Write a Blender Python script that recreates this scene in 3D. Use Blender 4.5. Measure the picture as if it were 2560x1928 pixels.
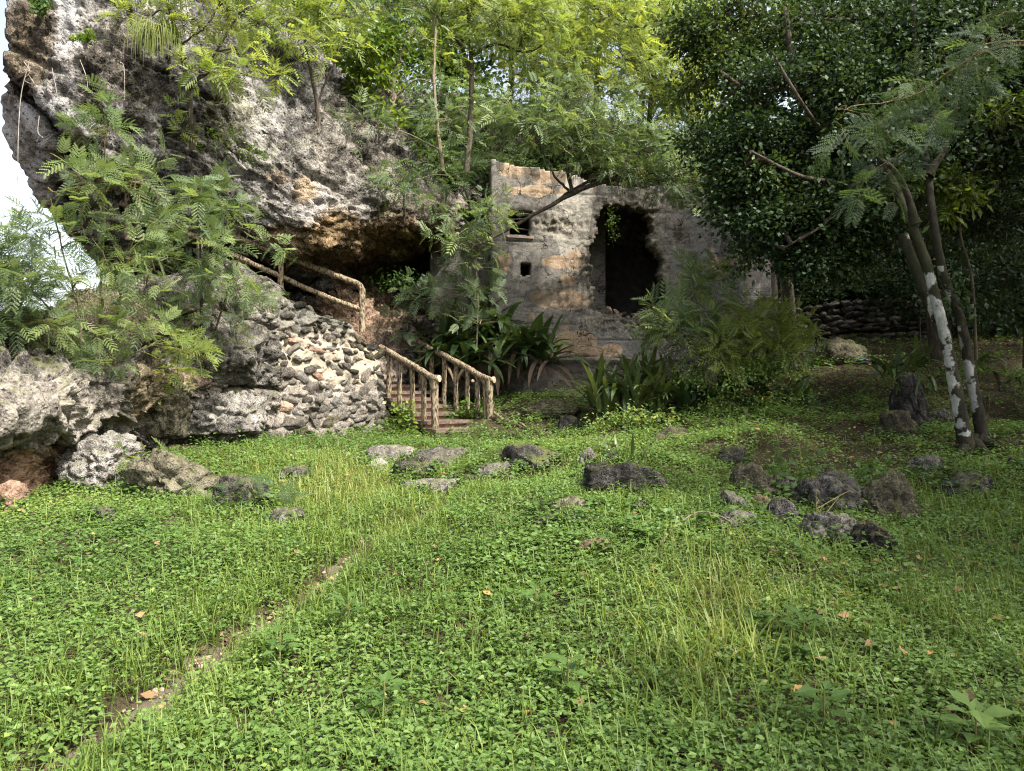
import bpy, bmesh, math, random
import numpy as np
from mathutils import Vector, Matrix

for o in list(bpy.data.objects):
    bpy.data.objects.remove(o)
SC = bpy.context.scene
COL = SC.collection
RNG = np.random.default_rng(7)

# ------------------------------------------------------------------ camera
F = 1898.0                      # focal length in pixels of a 2560 px wide frame
CAMZ = 1.6
cam = bpy.data.cameras.new('camera')
cam.sensor_width = 36.0
cam.lens = 36.0 * F / 2560.0
cam.clip_start = 0.05
cam.clip_end = 6000
camo = bpy.data.objects.new('camera', cam)
COL.objects.link(camo)
camo.location = (0, 0, CAMZ)
camo.rotation_euler = (math.radians(90), 0, 0)
SC.camera = camo

# ------------------------------------------------------------------ sky, sun, exposure
SUN_EL = math.radians(52)
SUN_AZ = math.radians(128)      # clockwise from +Y: right and behind the camera
world = bpy.data.worlds.new('World')
SC.world = world
world.use_nodes = True
wn = world.node_tree
wn.nodes.clear()
sky = wn.nodes.new('ShaderNodeTexSky')
sky.sky_type = 'NISHITA'
sky.sun_disc = False
sky.sun_elevation = SUN_EL
sky.sun_rotation = SUN_AZ
sky.air_density = 1.0
sky.dust_density = 4.0
sky.ozone_density = 0.6
bg = wn.nodes.new('ShaderNodeBackground')
bg.inputs['Strength'].default_value = 0.15
wo = wn.nodes.new('ShaderNodeOutputWorld')
bw = wn.nodes.new('ShaderNodeRGBToBW')          # thin white cloud veils the blue
veil = wn.nodes.new('ShaderNodeMix'); veil.data_type = 'RGBA'; veil.inputs[0].default_value = 0.6
wn.links.new(sky.outputs[0], bw.inputs[0])
wn.links.new(sky.outputs[0], veil.inputs[6]); wn.links.new(bw.outputs[0], veil.inputs[7])
wn.links.new(veil.outputs[2], bg.inputs['Color'])
wn.links.new(bg.outputs[0], wo.inputs['Surface'])

sun = bpy.data.lights.new('sun', 'SUN')
sun.energy = 3.3
sun.angle = math.radians(2.0)
sun.color = (1.0, 0.955, 0.88)
suno = bpy.data.objects.new('sun', sun)
COL.objects.link(suno)
suno.location = (8, -8, 20)
TOSUN = Vector((math.sin(SUN_AZ) * math.cos(SUN_EL), math.cos(SUN_AZ) * math.cos(SUN_EL), math.sin(SUN_EL)))
suno.rotation_euler = TOSUN.to_track_quat('Z', 'Y').to_euler()

SC.view_settings.view_transform = 'Standard'
SC.view_settings.look = 'None'
SC.view_settings.exposure = 1.7
SC.view_settings.gamma = 1.0
SC.view_settings.use_curve_mapping = False
SC.render.engine = 'CYCLES'
SC.cycles.max_bounces = 6
SC.cycles.diffuse_bounces = 3
SC.cycles.glossy_bounces = 2
SC.cycles.transmission_bounces = 4
SC.cycles.transparent_max_bounces = 4
SC.cycles.use_denoising = True
SC.cycles.denoising_prefilter = 'NONE'
SC.cycles.filter_width = 1.15
SC.cycles.use_adaptive_sampling = True
SC.cycles.adaptive_threshold = 0.015
SC.cycles.caustics_reflective = False
SC.cycles.caustics_refractive = False

# ------------------------------------------------------------------ numpy helpers
def sstep(a, b, x):
    t = np.clip((x - a) / (b - a), 0, 1)
    return t * t * (3 - 2 * t)

def _hash(ix, iy, iz, seed):
    h = (ix.astype(np.int64) * 374761393 + iy.astype(np.int64) * 668265263 + iz.astype(np.int64) * 2147483647 + seed * 974711)
    h = (h ^ (h >> 13)) * 1274126177
    h = h & 0x7fffffff
    h = (h ^ (h >> 16)) * 668265263
    return ((h & 0xffffff) / float(0xffffff))

def vnoise(p, seed=0):
    """value noise in -1..1 at points p (n,3)"""
    i = np.floor(p).astype(np.int64)
    f = p - i
    f = f * f * f * (f * (f * 6 - 15) + 10)
    r = 0
    for dx in (0, 1):
        wx = f[:, 0] if dx else 1 - f[:, 0]
        for dy in (0, 1):
            wy = f[:, 1] if dy else 1 - f[:, 1]
            for dz in (0, 1):
                wz = f[:, 2] if dz else 1 - f[:, 2]
                r = r + wx * wy * wz * _hash(i[:, 0] + dx, i[:, 1] + dy, i[:, 2] + dz, seed)
    return r * 2 - 1

def fbm(p, octaves=4, seed=0, gain=0.5, lac=2.03, ridged=False):
    a, s, t = 1.0, 0.0, 0.0
    q = np.array(p, dtype=float)
    for o in range(octaves):
        n = vnoise(q, seed + o * 17)
        if ridged:
            n = 1 - 2 * np.abs(n)
        s = s + a * n
        t += a
        a *= gain
        q = q * lac + 3.7
    return s / t

def worley(p, seed=0):
    """F1, F2 and a random value of the nearest cell"""
    i = np.floor(p).astype(np.int64)
    f1 = np.full(len(p), 9.0)
    f2 = np.full(len(p), 9.0)
    cid = np.zeros(len(p))
    for dx in (-1, 0, 1):
        for dy in (-1, 0, 1):
            for dz in (-1, 0, 1):
                c = i + np.array([dx, dy, dz])
                q = np.stack([c[:, k] + _hash(c[:, 0], c[:, 1], c[:, 2], seed + 31 * k + 5) for k in range(3)], 1)
                d = np.sqrt(((p - q) ** 2).sum(1))
                near = d < f1
                f2 = np.where(near, f1, np.minimum(f2, d))
                cid = np.where(near, _hash(c[:, 0], c[:, 1], c[:, 2], seed + 999), cid)
                f1 = np.where(near, d, f1)
    return f1, f2, cid

def W(u, v, D):
    """a pixel of the 2560x1928 photograph at distance D -> world point"""
    u = np.asarray(u, float); v = np.asarray(v, float); D = np.asarray(D, float)
    return np.stack([(u - 1280) / F * D, D + 0 * u, CAMZ + (964 - v) / F * D], -1)

class TPS:
    def __init__(self, pts, vals, smooth=1e-4):
        self.p = np.asarray(pts, float)
        n = len(self.p)
        K = self._k(self.p)
        K[np.arange(n), np.arange(n)] += smooth
        P = np.hstack([np.ones((n, 1)), self.p])
        A = np.zeros((n + 3, n + 3))
        A[:n, :n] = K; A[:n, n:] = P; A[n:, :n] = P.T
        b = np.zeros(n + 3); b[:n] = vals
        self.c = np.linalg.solve(A, b)
    def _k(self, q):
        d2 = ((q[:, None, :] - self.p[None]) ** 2).sum(-1)
        return 0.5 * d2 * np.log(d2 + 1e-12)
    def __call__(self, q):
        q = np.asarray(q, float)
        out = np.empty(len(q))
        for s in range(0, len(q), 40000):
            qq = q[s:s + 40000]
            out[s:s + 40000] = self._k(qq) @ self.c[:len(self.p)] + self.c[len(self.p)] + qq @ self.c[len(self.p) + 1:]
        return out

# ------------------------------------------------------------------ mesh helpers
def mesh_np(name, verts, faces, attrs=None, smooth=True):
    """verts (n,3); faces (m,3) or (m,4) or a list of both arrays; attrs: name -> (n,) float or (n,3) colour"""
    me = bpy.data.meshes.new(name)
    verts = np.ascontiguousarray(verts, dtype=np.float32)
    fl = faces if isinstance(faces, (list, tuple)) else [faces]
    fl = [np.asarray(f, dtype=np.int32) for f in fl if len(f)]
    me.vertices.add(len(verts))
    me.vertices.foreach_set('co', verts.ravel())
    loops = np.concatenate([f.ravel() for f in fl])
    tot = np.concatenate([np.full(len(f), f.shape[1], np.int32) for f in fl])
    start = np.concatenate([[0], np.cumsum(tot)[:-1]]).astype(np.int32)
    me.loops.add(len(loops))
    me.loops.foreach_set('vertex_index', loops)
    me.polygons.add(len(tot))
    me.polygons.foreach_set('loop_start', start)
    me.polygons.foreach_set('use_smooth', np.full(len(tot), smooth))
    for k, a in (attrs or {}).items():
        a = np.asarray(a, np.float32)
        if a.ndim == 1:
            at = me.attributes.new(k, 'FLOAT', 'POINT')
            at.data.foreach_set('value', a)
        else:
            at = me.attributes.new(k, 'FLOAT_COLOR', 'POINT')
            c = np.ones((len(a), 4), np.float32); c[:, :3] = a
            at.data.foreach_set('color', c.ravel())
    me.update(calc_edges=True)
    me.validate()
    return me

def obj(name, me, material=None, parent=None, loc=None):
    o = bpy.data.objects.new(name, me)
    COL.objects.link(o)
    if material is not None and me is not None and not me.materials:
        me.materials.append(material)
    if parent is not None:
        o.parent = parent
    if loc is not None:
        o.location = loc
    return o

def thing(name, label, cat, loc=(0, 0, 0), group=None):
    o = bpy.data.objects.new(name, None)
    o.empty_display_size = 0.1
    COL.objects.link(o)
    o.location = [float(c) for c in loc]
    return tag(o, label, cat, group)

def tag(o, label=None, cat=None, group=None, kind=None):
    if label: o['label'] = label
    if cat: o['category'] = cat
    if group: o['group'] = group
    if kind: o['kind'] = kind
    return o

def grid_faces(nr, nc, off=0):
    r = np.arange(nr - 1)[:, None]; c = np.arange(nc - 1)[None]
    a = (r * nc + c).ravel() + off
    return np.stack([a, a + 1, a + nc + 1, a + nc], 1)

def grid_normals(P):
    """P (nr,nc,3) -> unit normals"""
    du = np.gradient(P, axis=1); dv = np.gradient(P, axis=0)
    n = np.cross(du, dv)
    return n / (np.linalg.norm(n, axis=-1, keepdims=True) + 1e-9)

class MB:
    """collects verts and faces"""
    def __init__(self):
        self.v, self.f3, self.f4, self.t, self.n = [], [], [], [], 0
    def add(self, v, f, t=0.5):
        v = np.asarray(v, float).reshape(-1, 3); f = np.asarray(f, int)
        (self.f3 if f.shape[1] == 3 else self.f4).append(f + self.n)
        self.v.append(v)
        self.t.append(np.broadcast_to(np.asarray(t, float), (len(v),)))
        self.n += len(v)
    def mesh(self, name, smooth=True):
        fs = []
        if self.f3: fs.append(np.concatenate(self.f3))
        if self.f4: fs.append(np.concatenate(self.f4))
        return mesh_np(name, np.concatenate(self.v), fs, {'tint': np.concatenate(self.t)}, smooth)

def tube(mb, pts, rad, sides=6, t=0.5, rough=0.0, seed=0, caps=True):
    P = np.asarray(pts, float); n = len(P)
    R = np.broadcast_to(np.asarray(rad, float), (n,))
    T = np.gradient(P, axis=0); T /= np.linalg.norm(T, axis=1, keepdims=True) + 1e-9
    ref = np.array([0, 0, 1.0]) if abs(T[:, 2]).mean() < 0.8 else np.array([1.0, 0, 0])
    A = np.cross(T, ref); A /= np.linalg.norm(A, axis=1, keepdims=True) + 1e-9
    B = np.cross(T, A)
    ang = np.arange(sides) / sides * 2 * np.pi
    V = P[:, None] + R[:, None, None] * (np.cos(ang)[None, :, None] * A[:, None] + np.sin(ang)[None, :, None] * B[:, None])
    V = V.reshape(-1, 3)
    if rough:
        C = np.repeat(P, sides, 0)
        k = 1 + rough * fbm(V * (0.9 / max(R.mean(), 0.01)) + seed, 3, seed)
        V = C + (V - C) * k[:, None]
    i = np.arange(n - 1)[:, None]; j = np.arange(sides)[None]
    a = (i * sides + j).ravel(); b = (i * sides + (j + 1) % sides).ravel()
    mb.add(V, np.stack([a, b, b + sides, a + sides], 1), t)
    if caps:
        c = np.arange(1, sides - 1)
        mb.add(V[:sides], np.stack([0 * c, c + 1, c], 1), t)
        mb.add(V[-sides:], np.stack([0 * c, c, c + 1], 1), t)

def smooth_path(ctrl, n=24):
    """Catmull-Rom through control points"""
    P = np.asarray(ctrl, float)
    if len(P) == 2:
        s = np.linspace(0, 1, n)[:, None]
        return P[0] * (1 - s) + P[1] * s
    Q = np.vstack([2 * P[0] - P[1], P, 2 * P[-1] - P[-2]])
    out = []
    m = len(P) - 1
    for k in range(n):
        x = k / (n - 1) * m
        i = min(int(x), m - 1); t = x - i
        a, b, c, d = Q[i], Q[i + 1], Q[i + 2], Q[i + 3]
        out.append(0.5 * ((2 * b) + (c - a) * t + (2 * a - 5 * b + 4 * c - d) * t * t + (3 * b - a - 3 * c + d) * t ** 3))
    return np.array(out)

def inst(mb, tmpl, faces, R, pos, scale, tint):
    """instances of a template: R (n,3,3) columns are local axes, pos (n,3), scale (n,) or (n,3)"""
    n = len(pos)
    if n == 0: return
    s = np.asarray(scale, float)
    s = s[:, None, None] if s.ndim == 1 else s[:, None, :]
    V = np.einsum('nij,nkj->nki', R, tmpl[None] * s) + pos[:, None]
    k = len(tmpl)
    Fc = (faces[None] + (np.arange(n) * k)[:, None, None]).reshape(-1, faces.shape[1])
    mb.add(V.reshape(-1, 3), Fc, np.repeat(tint, k))

def norm(a):
    return a / (np.linalg.norm(a, axis=-1, keepdims=True) + 1e-9)

def frames(d, n):
    """local axes from direction d (-> y) and a rough normal n (-> z)"""
    d = norm(d); x = norm(np.cross(d, n)); z = np.cross(x, d)
    return np.stack([x, d, z], -1)

# ------------------------------------------------------------------ materials
class NT:
    def __init__(self, name):
        self.m = bpy.data.materials.new(name)
        self.m.use_nodes = True
        self.t = self.m.node_tree
        self.t.nodes.clear()
        self.out = self.t.nodes.new('ShaderNodeOutputMaterial')
    def node(self, kind, **kw):
        n = self.t.nodes.new(kind)
        for k, v in kw.items(): setattr(n, k, v)
        return n
    def link(self, a, b): self.t.links.new(a, b)
    def put(self, sock, v):
        if isinstance(v, bpy.types.NodeSocket): self.link(v, sock)
        elif isinstance(v, (tuple, list)) and len(v) == 3 and sock.type == 'RGBA': sock.default_value = (*v, 1)
        else: sock.default_value = v
    def pos(self, which='Object'):
        return self.node('ShaderNodeTexCoord').outputs[which]
    def map(self, vec, scale=(1, 1, 1), rot=(0, 0, 0), loc=(0, 0, 0)):
        n = self.node('ShaderNodeMapping')
        self.link(vec, n.inputs['Vector'])
        n.inputs['Scale'].default_value = scale; n.inputs['Rotation'].default_value = rot; n.inputs['Location'].default_value = loc
        return n.outputs[0]
    def noise(self, vec, scale, detail=4, rough=0.55, dist=0.0):
        n = self.node('ShaderNodeTexNoise')
        self.link(vec, n.inputs['Vector'])
        n.inputs['Scale'].default_value = scale; n.inputs['Detail'].default_value = detail
        n.inputs['Roughness'].default_value = rough; n.inputs['Distortion'].default_value = dist
        return n.outputs['Fac']
    def voro(self, vec, scale, feature='F1', rand=1.0):
        n = self.node('ShaderNodeTexVoronoi', feature=feature)
        self.link(vec, n.inputs['Vector'])
        n.inputs['Scale'].default_value = scale; n.inputs['Randomness'].default_value = rand
        return n.outputs['Distance']
    def ramp(self, fac, stops, interp='LINEAR'):
        n = self.node('ShaderNodeValToRGB')
        n.color_ramp.interpolation = interp
        e = n.color_ramp.elements
        while len(e) < len(stops): e.new(0.5)
        for k, (p, c) in enumerate(stops):
            e[k].position = p
            e[k].color = (*c, 1) if isinstance(c, (tuple, list)) else (c, c, c, 1)
        self.put(n.inputs['Fac'], fac)
        return n.outputs['Color']
    def mix(self, fac, a, b, mode='MIX'):
        n = self.node('ShaderNodeMix', data_type='RGBA', blend_type=mode)
        self.put(n.inputs[0], fac); self.put(n.inputs[6], a); self.put(n.inputs[7], b)
        return n.outputs[2]
    def math(self, op, a, b=0.0, clamp=False):
        n = self.node('ShaderNodeMath', operation=op, use_clamp=clamp)
        self.put(n.inputs[0], a); self.put(n.inputs[1], b)
        return n.outputs[0]
    def attr(self, name, out='Fac'):
        n = self.node('ShaderNodeAttribute', attribute_name=name)
        return n.outputs[out]
    def objrand(self):
        return self.node('ShaderNodeObjectInfo').outputs['Random']
    def bump(self, h, strength=0.5, dist=0.05, normal=None):
        n = self.node('ShaderNodeBump')
        n.inputs['Strength'].default_value = strength; n.inputs['Distance'].default_value = dist
        self.put(n.inputs['Height'], h)
        if normal is not None: self.link(normal, n.inputs['Normal'])
        return n.outputs[0]
    def bsdf(self, col, rough=0.8, normal=None, spec=0.3):
        n = self.node('ShaderNodeBsdfPrincipled')
        self.put(n.inputs['Base Color'], col); self.put(n.inputs['Roughness'], rough)
        n.inputs['Specular IOR Level'].default_value = spec
        if normal is not None: self.link(normal, n.inputs['Normal'])
        return n.outputs[0]
    def done(self, shader):
        self.link(shader, self.out.inputs['Surface'])
        return self.m

def leaf_mat(name, stops, rough=0.45, trans=0.35, spec=0.35, tcol=(1.35, 1.25, 0.55)):
    m = NT(name)
    t = m.attr('tint')
    c = m.ramp(t, stops)
    n = m.noise(m.pos(), 9.0, 3)
    c = m.mix(0.35, c, m.ramp(n, [(0.3, 0.45), (0.7, 1.0)]), 'MULTIPLY')
    p = m.bsdf(c, rough, None, spec)
    tr = m.node('ShaderNodeBsdfTranslucent')
    m.put(tr.inputs['Color'], m.mix(1.0, c, tcol, 'MULTIPLY'))
    mx = m.node('ShaderNodeMixShader')
    mx.inputs[0].default_value = trans
    m.link(p, mx.inputs[1]); m.link(tr.outputs[0], mx.inputs[2])
    return m.done(mx.outputs[0])

def bark_mat(name, c0, c1, scale=8.0, stretch=0.25, depth=0.02):
    m = NT(name)
    P = m.map(m.pos(), (1, 1, stretch))
    n = m.noise(P, scale * 3, 6, 0.65)
    v = m.voro(P, scale * 4)
    c = m.ramp(n, [(0.3, c0), (0.7, c1)])
    h = m.math('ADD', m.math('MULTIPLY', v, 0.7), n)
    return m.done(m.bsdf(c, 0.9, m.bump(h, 0.8, depth), 0.15))

def rock_mat(name, attr=None, cols=((0.035, 0.033, 0.03), (0.15, 0.14, 0.125), (0.40, 0.37, 0.33)), moss=0.25, scale=1.0, bump=0.03, mosscol=(0.075, 0.085, 0.03), pit=0.5):
    """weathered karst limestone"""
    m = NT(name)
    P = m.pos()
    big = m.noise(P, 1.1 * scale, 5, 0.6, 0.6)
    mid = m.noise(P, 5.5 * scale, 6, 0.68, 0.4)
    fine = m.noise(P, 26 * scale, 5, 0.7)
    pits = m.voro(P, 11 * scale)
    pits2 = m.voro(m.map(P, (1, 1, 0.7)), 30 * scale)
    f = m.math('ADD', m.math('MULTIPLY', mid, 0.55), m.math('MULTIPLY', fine, 0.47))
    f = m.math('ADD', f, m.math('MULTIPLY', m.math('SUBTRACT', big, 0.5), 0.55))
    if attr is None:
        f = m.math('ADD', f, m.math('MULTIPLY', m.math('SUBTRACT', m.objrand(), 0.5), 0.16))
    if attr:
        a = m.attr(attr, 'Color')
        bw_ = m.node('ShaderNodeRGBToBW'); m.link(a, bw_.inputs[0])
        f = m.math('ADD', f, m.math('MULTIPLY', m.math('SUBTRACT', bw_.outputs[0], 0.5), 0.30))
    c = m.ramp(f, [(0.36, cols[0]), (0.5, cols[1]), (0.64, cols[2])])
    if attr:
        hue = m.mix(1.0, a, m.mix(1.0, bw_.outputs[0], (1, 1, 1), 'MULTIPLY'), 'DIVIDE')
        c = m.mix(1.0, c, hue, 'MULTIPLY')
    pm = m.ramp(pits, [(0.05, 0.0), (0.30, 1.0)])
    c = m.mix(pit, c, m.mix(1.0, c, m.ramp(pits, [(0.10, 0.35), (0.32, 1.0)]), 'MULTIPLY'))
    # moss and lichen on the upper sides
    g = m.node('ShaderNodeNewGeometry')
    sx = m.node('ShaderNodeSeparateXYZ')
    m.link(g.outputs['Normal'], sx.inputs[0])
    up = m.math('MULTIPLY', m.ramp(sx.outputs['Z'], [(0.45, 0.0), (0.95, 1.0)]), m.ramp(m.noise(P, 2.6, 5, 0.6), [(0.42, 0.0), (0.6, 1.0)]))
    mo = m.math('MULTIPLY', up, moss * 2.0, True)
    c = m.mix(mo, c, m.mix(fine, mosscol, (mosscol[0] * 1.5, mosscol[1] * 1.4, mosscol[2] * 1.2)))
    h = m.math('ADD', m.math('MULTIPLY', mid, 1.2), m.math('MULTIPLY', fine, 0.45))
    h = m.math('ADD', h, m.math('MULTIPLY', pm, 0.55))
    h = m.math('ADD', h, m.math('MULTIPLY', m.ramp(pits2, [(0.1, 0.0), (0.5, 1.0)]), 0.25))
    return m.done(m.bsdf(c, 0.92, m.bump(h, 0.9, bump), 0.12))
# ================================================================== the ground
GP = [(1280, 1928, 2.83), (1280, 1500, 4.7), (1280, 1300, 6.8), (1280, 1200, 8.8), (1000, 1110, 12), (1100, 1085, 13.1),
      (0, 1928, 2.83), (0, 1500, 4.7), (0, 1280, 7.3), (450, 1100, 12.2), (700, 1105, 12.4), (960, 1075, 14.0),
      (2560, 1928, 2.9), (2560, 1500, 4.9), (2560, 1250, 7.6), (2430, 1130, 9.5), (2000, 1200, 8.9), (1600, 1200, 8.9),
      (1800, 1050, 12.5), (1450, 1000, 14.5), (1400, 985, 16.8), (1230, 1000, 16.0), (1700, 980, 16.5), (2100, 1000, 13),
      (2100, 910, 15.5), (2150, 850, 18.5), (2560, 950, 13.5), (2560, 800, 19), (2300, 850, 18)]
gw = [tuple(W(*p)) for p in GP]
gw += [(0, -5, -0.3), (-7, -5, -0.3), (7, -5, -0.1), (-8, 5, 0.2), (-11, 12, 0.6), (10, 5, 0.7), (12, 15, 2.3), (0, 1, 0.02), (-6, 18, 1.0), (0, 22, 1.6)]
gw = np.array(gw)
_gt = TPS(gw[:, :2], gw[:, 2], 0.02)
PATH = smooth_path([(-0.9, 9.6), (-0.72, 7.3), (-1.00, 6.2), (-1.18, 5.35), (-1.32, 4.75), (-1.45, 4.2), (-1.56, 3.72), (-1.66, 3.25), (-1.78, 2.7), (-2.1, 1.4)], 90)
def path_dist(x, y):
    q = np.stack([x, y], -1)
    d = np.full(len(q), 9.0)
    for p in PATH: d = np.minimum(d, np.hypot(q[:, 0] - p[0], q[:, 1] - p[1]))
    return d
def ground_h(x, y, detail=True):
    x = np.atleast_1d(np.asarray(x, float)); y = np.atleast_1d(np.asarray(y, float))
    xc = np.clip(x, -10, 13); yc = np.clip(y, -6, 21)
    h = _gt(np.stack([xc, yc], 1))
    h = h - np.clip(-10 - x, 0, 400) * 0.22 + np.clip(x - 13, 0, 30) * 0.12 + np.clip(y - 21, 0, 10) * 0.35
    if detail:
        p = np.stack([x, y, 0 * x], 1)
        near = np.exp(-np.clip(np.hypot(x, y) - 25, 0, None) / 10)
        h = h + near * (0.05 * fbm(p * 0.9, 3, 3) + 0.03 * fbm(p * 3.1, 2, 9))
        h = h + 0.30 * fbm(p * 0.62 + 4.0, 3, 17) * sstep(6.5, 9, y) * (1 - sstep(13.5, 15.5, y)) * sstep(-2.5, -0.5, x) + 0.16 * np.exp(-((x - 3.2) / 1.6) ** 2 - ((y - 12.2) / 1.0) ** 2)
        h = h + 0.20 * np.exp(-((x - 1.1) / 1.7) ** 2 - ((y - 6.2) / 2.4) ** 2) + 0.22 * np.exp(-((x - 3.2) / 2.2) ** 2 - ((y - 9.6) / 1.6) ** 2)
        h = h - 0.07 * np.exp(-(path_dist(x, y) / 0.22) ** 2) * (np.abs(x) < 4)
    return h
def gz(x, y): return float(ground_h(x, y)[0])
def on_ground(u, v, lo=2.3, hi=21):
    """the ground point seen at pixel u, v"""
    D = np.linspace(lo, hi, 700)
    P = W(np.full_like(D, u), np.full_like(D, v), D)
    h = ground_h(P[:, 0], P[:, 1])
    k = np.argmax(P[:, 2] <= h)
    if P[k, 2] > h[k]: k = -1
    return np.array([P[k, 0], P[k, 1], h[k]])

def axis(lo, hi, step, far, grow=1.35):
    a = list(np.arange(lo, hi + 1e-6, step)); s = step
    while a[-1] < far: s *= grow; a.append(a[-1] + s)
    s = step
    while a[0] > -far: s *= grow; a.insert(0, a[0] - s)
    return np.array(a)
gx, gy = axis(-10, 12, 0.11, 900), axis(-3, 21, 0.11, 900)
X, Y = np.meshgrid(gx, gy)
H = ground_h(X.ravel(), Y.ravel())
m = NT('soil')
P = m.pos()
n1 = m.noise(P, 2.0, 6, 0.65); n2 = m.noise(P, 38, 5, 0.7)
c = m.ramp(m.math('ADD', m.math('MULTIPLY', n1, 0.6), m.math('MULTIPLY', n2, 0.5)), [(0.35, (0.022, 0.017, 0.011)), (0.6, (0.06, 0.046, 0.028)), (0.78, (0.13, 0.10, 0.065))])
soil = m.done(m.bsdf(c, 0.95, m.bump(n2, 0.8, 0.03), 0.1))
gme = mesh_np('ground', np.stack([X.ravel(), Y.ravel(), H], 1), grid_faces(len(gy), len(gx)))
tag(obj('ground', gme, soil), 'sloping brown soil under the creeping green cover', kind='structure')

# the worn footpath
pp = PATH
T = norm(np.gradient(pp, axis=0)); S = np.stack([T[:, 1], -T[:, 0]], 1)
rows = []
for k in range(len(pp)):
    w = 0.085 + 0.04 * math.sin(k * 0.7) + 0.04 * math.sin(k * 0.23 + 1) + 0.03 * math.sin(k * 1.9)
    for s in np.linspace(-1, 1, 7):
        q = pp[k] + S[k] * s * w
        rows.append((q[0], q[1]))
rows = np.array(rows)
pz = ground_h(rows[:, 0], rows[:, 1]) + 0.012 - 0.022 * np.tile(np.abs(np.linspace(-1, 1, 7)) ** 4, len(pp))
m = NT('trodden_earth')
P = m.pos()
n1 = m.noise(P, 7.0, 6, 0.65); n2 = m.noise(P, 70, 4, 0.7)
c = m.ramp(m.math('ADD', m.math('MULTIPLY', n1, 0.65), m.math('MULTIPLY', n2, 0.4)), [(0.36, (0.055, 0.042, 0.03)), (0.55, (0.125, 0.10, 0.072)), (0.75, (0.27, 0.21, 0.15))])
earth = m.done(m.bsdf(c, 0.95, m.bump(n2, 0.7, 0.015), 0.1))
tag(obj('path', mesh_np('path', np.column_stack([rows, pz]), grid_faces(len(pp), 7)), earth), 'narrow trodden earth path running diagonally through the grass', kind='structure')

# ================================================================== the cliff
CP = [(15, -250, 12.8), (15, -50, 11.9), (15, 150, 11.5), (15, 330, 11.3), (150, -150, 12.2), (150, 50, 11.5), (150, 250, 11.2), (130, 460, 11.6), (300, 100, 11.7),
      (300, 350, 11.5), (300, 560, 12.0), (500, -100, 13.6), (500, 100, 12.7), (500, 400, 12.4), (480, 580, 12.6), (640, 60, 14.0), (640, 560, 12.8), (700, 250, 13.5), (800, 500, 13.1),
      (780, 620, 13.2), (850, 200, 15.2), (900, 350, 14.6), (920, 540, 13.9), (1000, 240, 18.4), (1000, 400, 15.8), (1000, 520, 14.9), (1090, 530, 15.8), (1150, 400, 17.6), (1200, 300, 19.8),
      (1240, 520, 18.2), (1250, 245, 21.5), (1350, 380, 19.0), (1500, 300, 22), (1500, 400, 19.2), (1700, 440, 19.6), (1900, 480, 20.2), (1600, 330, 22), (1900, 400, 22.5), (2100, 600, 22.5), (2300, 600, 23),
      (2700, 600, 23), (2700, 450, 25), (1300, 700, 21.5), (1500, 700, 22), (1900, 700, 22), (1300, 1000, 21.5), (1900, 1000, 21.5), (2300, 900, 22), (2700, 900, 22.5),
      (900, 720, 15.5), (900, 900, 14.9), (990, 760, 16.2), (980, 930, 15.4), (1080, 780, 17.2), (1080, 950, 16.4), (700, 800, 15.4), (700, 1000, 15.2), (400, 900, 14.5), (200, 900, 14), (200, 700, 13.2)]
CP = np.array(CP, float)
_ct = TPS(CP[:, :2] / 300, CP[:, 2], 0.003)
def u_left(v): return np.interp(v, [-300, 70, 150, 250, 330, 400, 470, 500, 560, 640, 760, 1100], [10, 18, 15, 20, 12, 42, 92, 112, 165, 235, 300, 330])
def v_top(u): return np.interp(u, [-300, 480, 600, 720, 830, 1000, 1250, 1500, 2000, 2800], [-330, -240, 0, 125, 190, 232, 246, 305, 400, 470])
def lip(u): return np.interp(u, [0, 250, 420, 560, 640, 700, 770, 830, 900, 1000, 1080, 1150], [900, 640, 585, 590, 592, 606, 618, 590, 560, 545, 535, 600])
def floor_line(u): return np.interp(u, [0, 560, 700, 860, 920, 985, 1060, 1150], [720, 700, 705, 690, 705, 745, 760, 700])
nc, nr = 480, 250
a = np.linspace(0, 1, nc) ** 1.06
b = np.linspace(0, 1, nr)
A, B = np.meshgrid(a, b)
U0 = 15 + A * 2700
V = v_top(U0) + B * (1060 - v_top(U0))
U = u_left(V) + A * (2720 - u_left(V))
V = v_top(U) + B * (1060 - v_top(U))
uf, vf = U.ravel(), V.ravel()
D = _ct(np.stack([uf, vf], 1) / 300)
wob = 14 * fbm(np.stack([uf / 60, vf / 60, 0 * uf], 1), 3, 21)
lp = lip(uf) + wob
# brown cave ceiling: rises back from the lip, then the dark recess
inC = sstep(240, 420, uf) * (1 - sstep(1060, 1170, uf))
ceil = sstep(0, 110, vf - lp) * 1.1 + sstep(75, 140, vf - lp) * 2.2
flo = 1 - sstep(-18, 22, vf - floor_line(uf) + 0.6 * wob)
D = D + inC * ceil * (0.25 + 0.75 * flo) * np.where(vf - floor_line(uf) > 40, flo, 1)
# hanging rib in the ceiling
D = D - 1.0 * np.exp(-((uf - 890) / 42) ** 2 - ((vf - 640) / 42) ** 2) - 0.8 * np.exp(-((uf - 825) / 26) ** 2 - ((vf - 628) / 26) ** 2)
# curved ledge at the far left with the pale recessed column below
ledge = np.interp(uf, [0, 60, 110, 160, 215, 260, 330, 420], [130, 190, 245, 300, 350, 385, 440, 520])
D = D + (0.75 * sstep(4, 34, vf - ledge) - 0.42 * np.exp(-((vf - ledge - 62 - 0.25 * uf) / 24) ** 2)) * (1 - sstep(330, 470, uf))
D = D + 0.9 * np.exp(-((uf - 190) / 38) ** 2 - ((vf - 395) / 22) ** 2)
PW = W(uf, vf, D).reshape(nr, nc, 3)
N = grid_normals(PW)
if N[nr // 2, nc // 4, 1] > 0: N = -N
p = PW.reshape(-1, 3); n = N.reshape(-1, 3)
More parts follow.
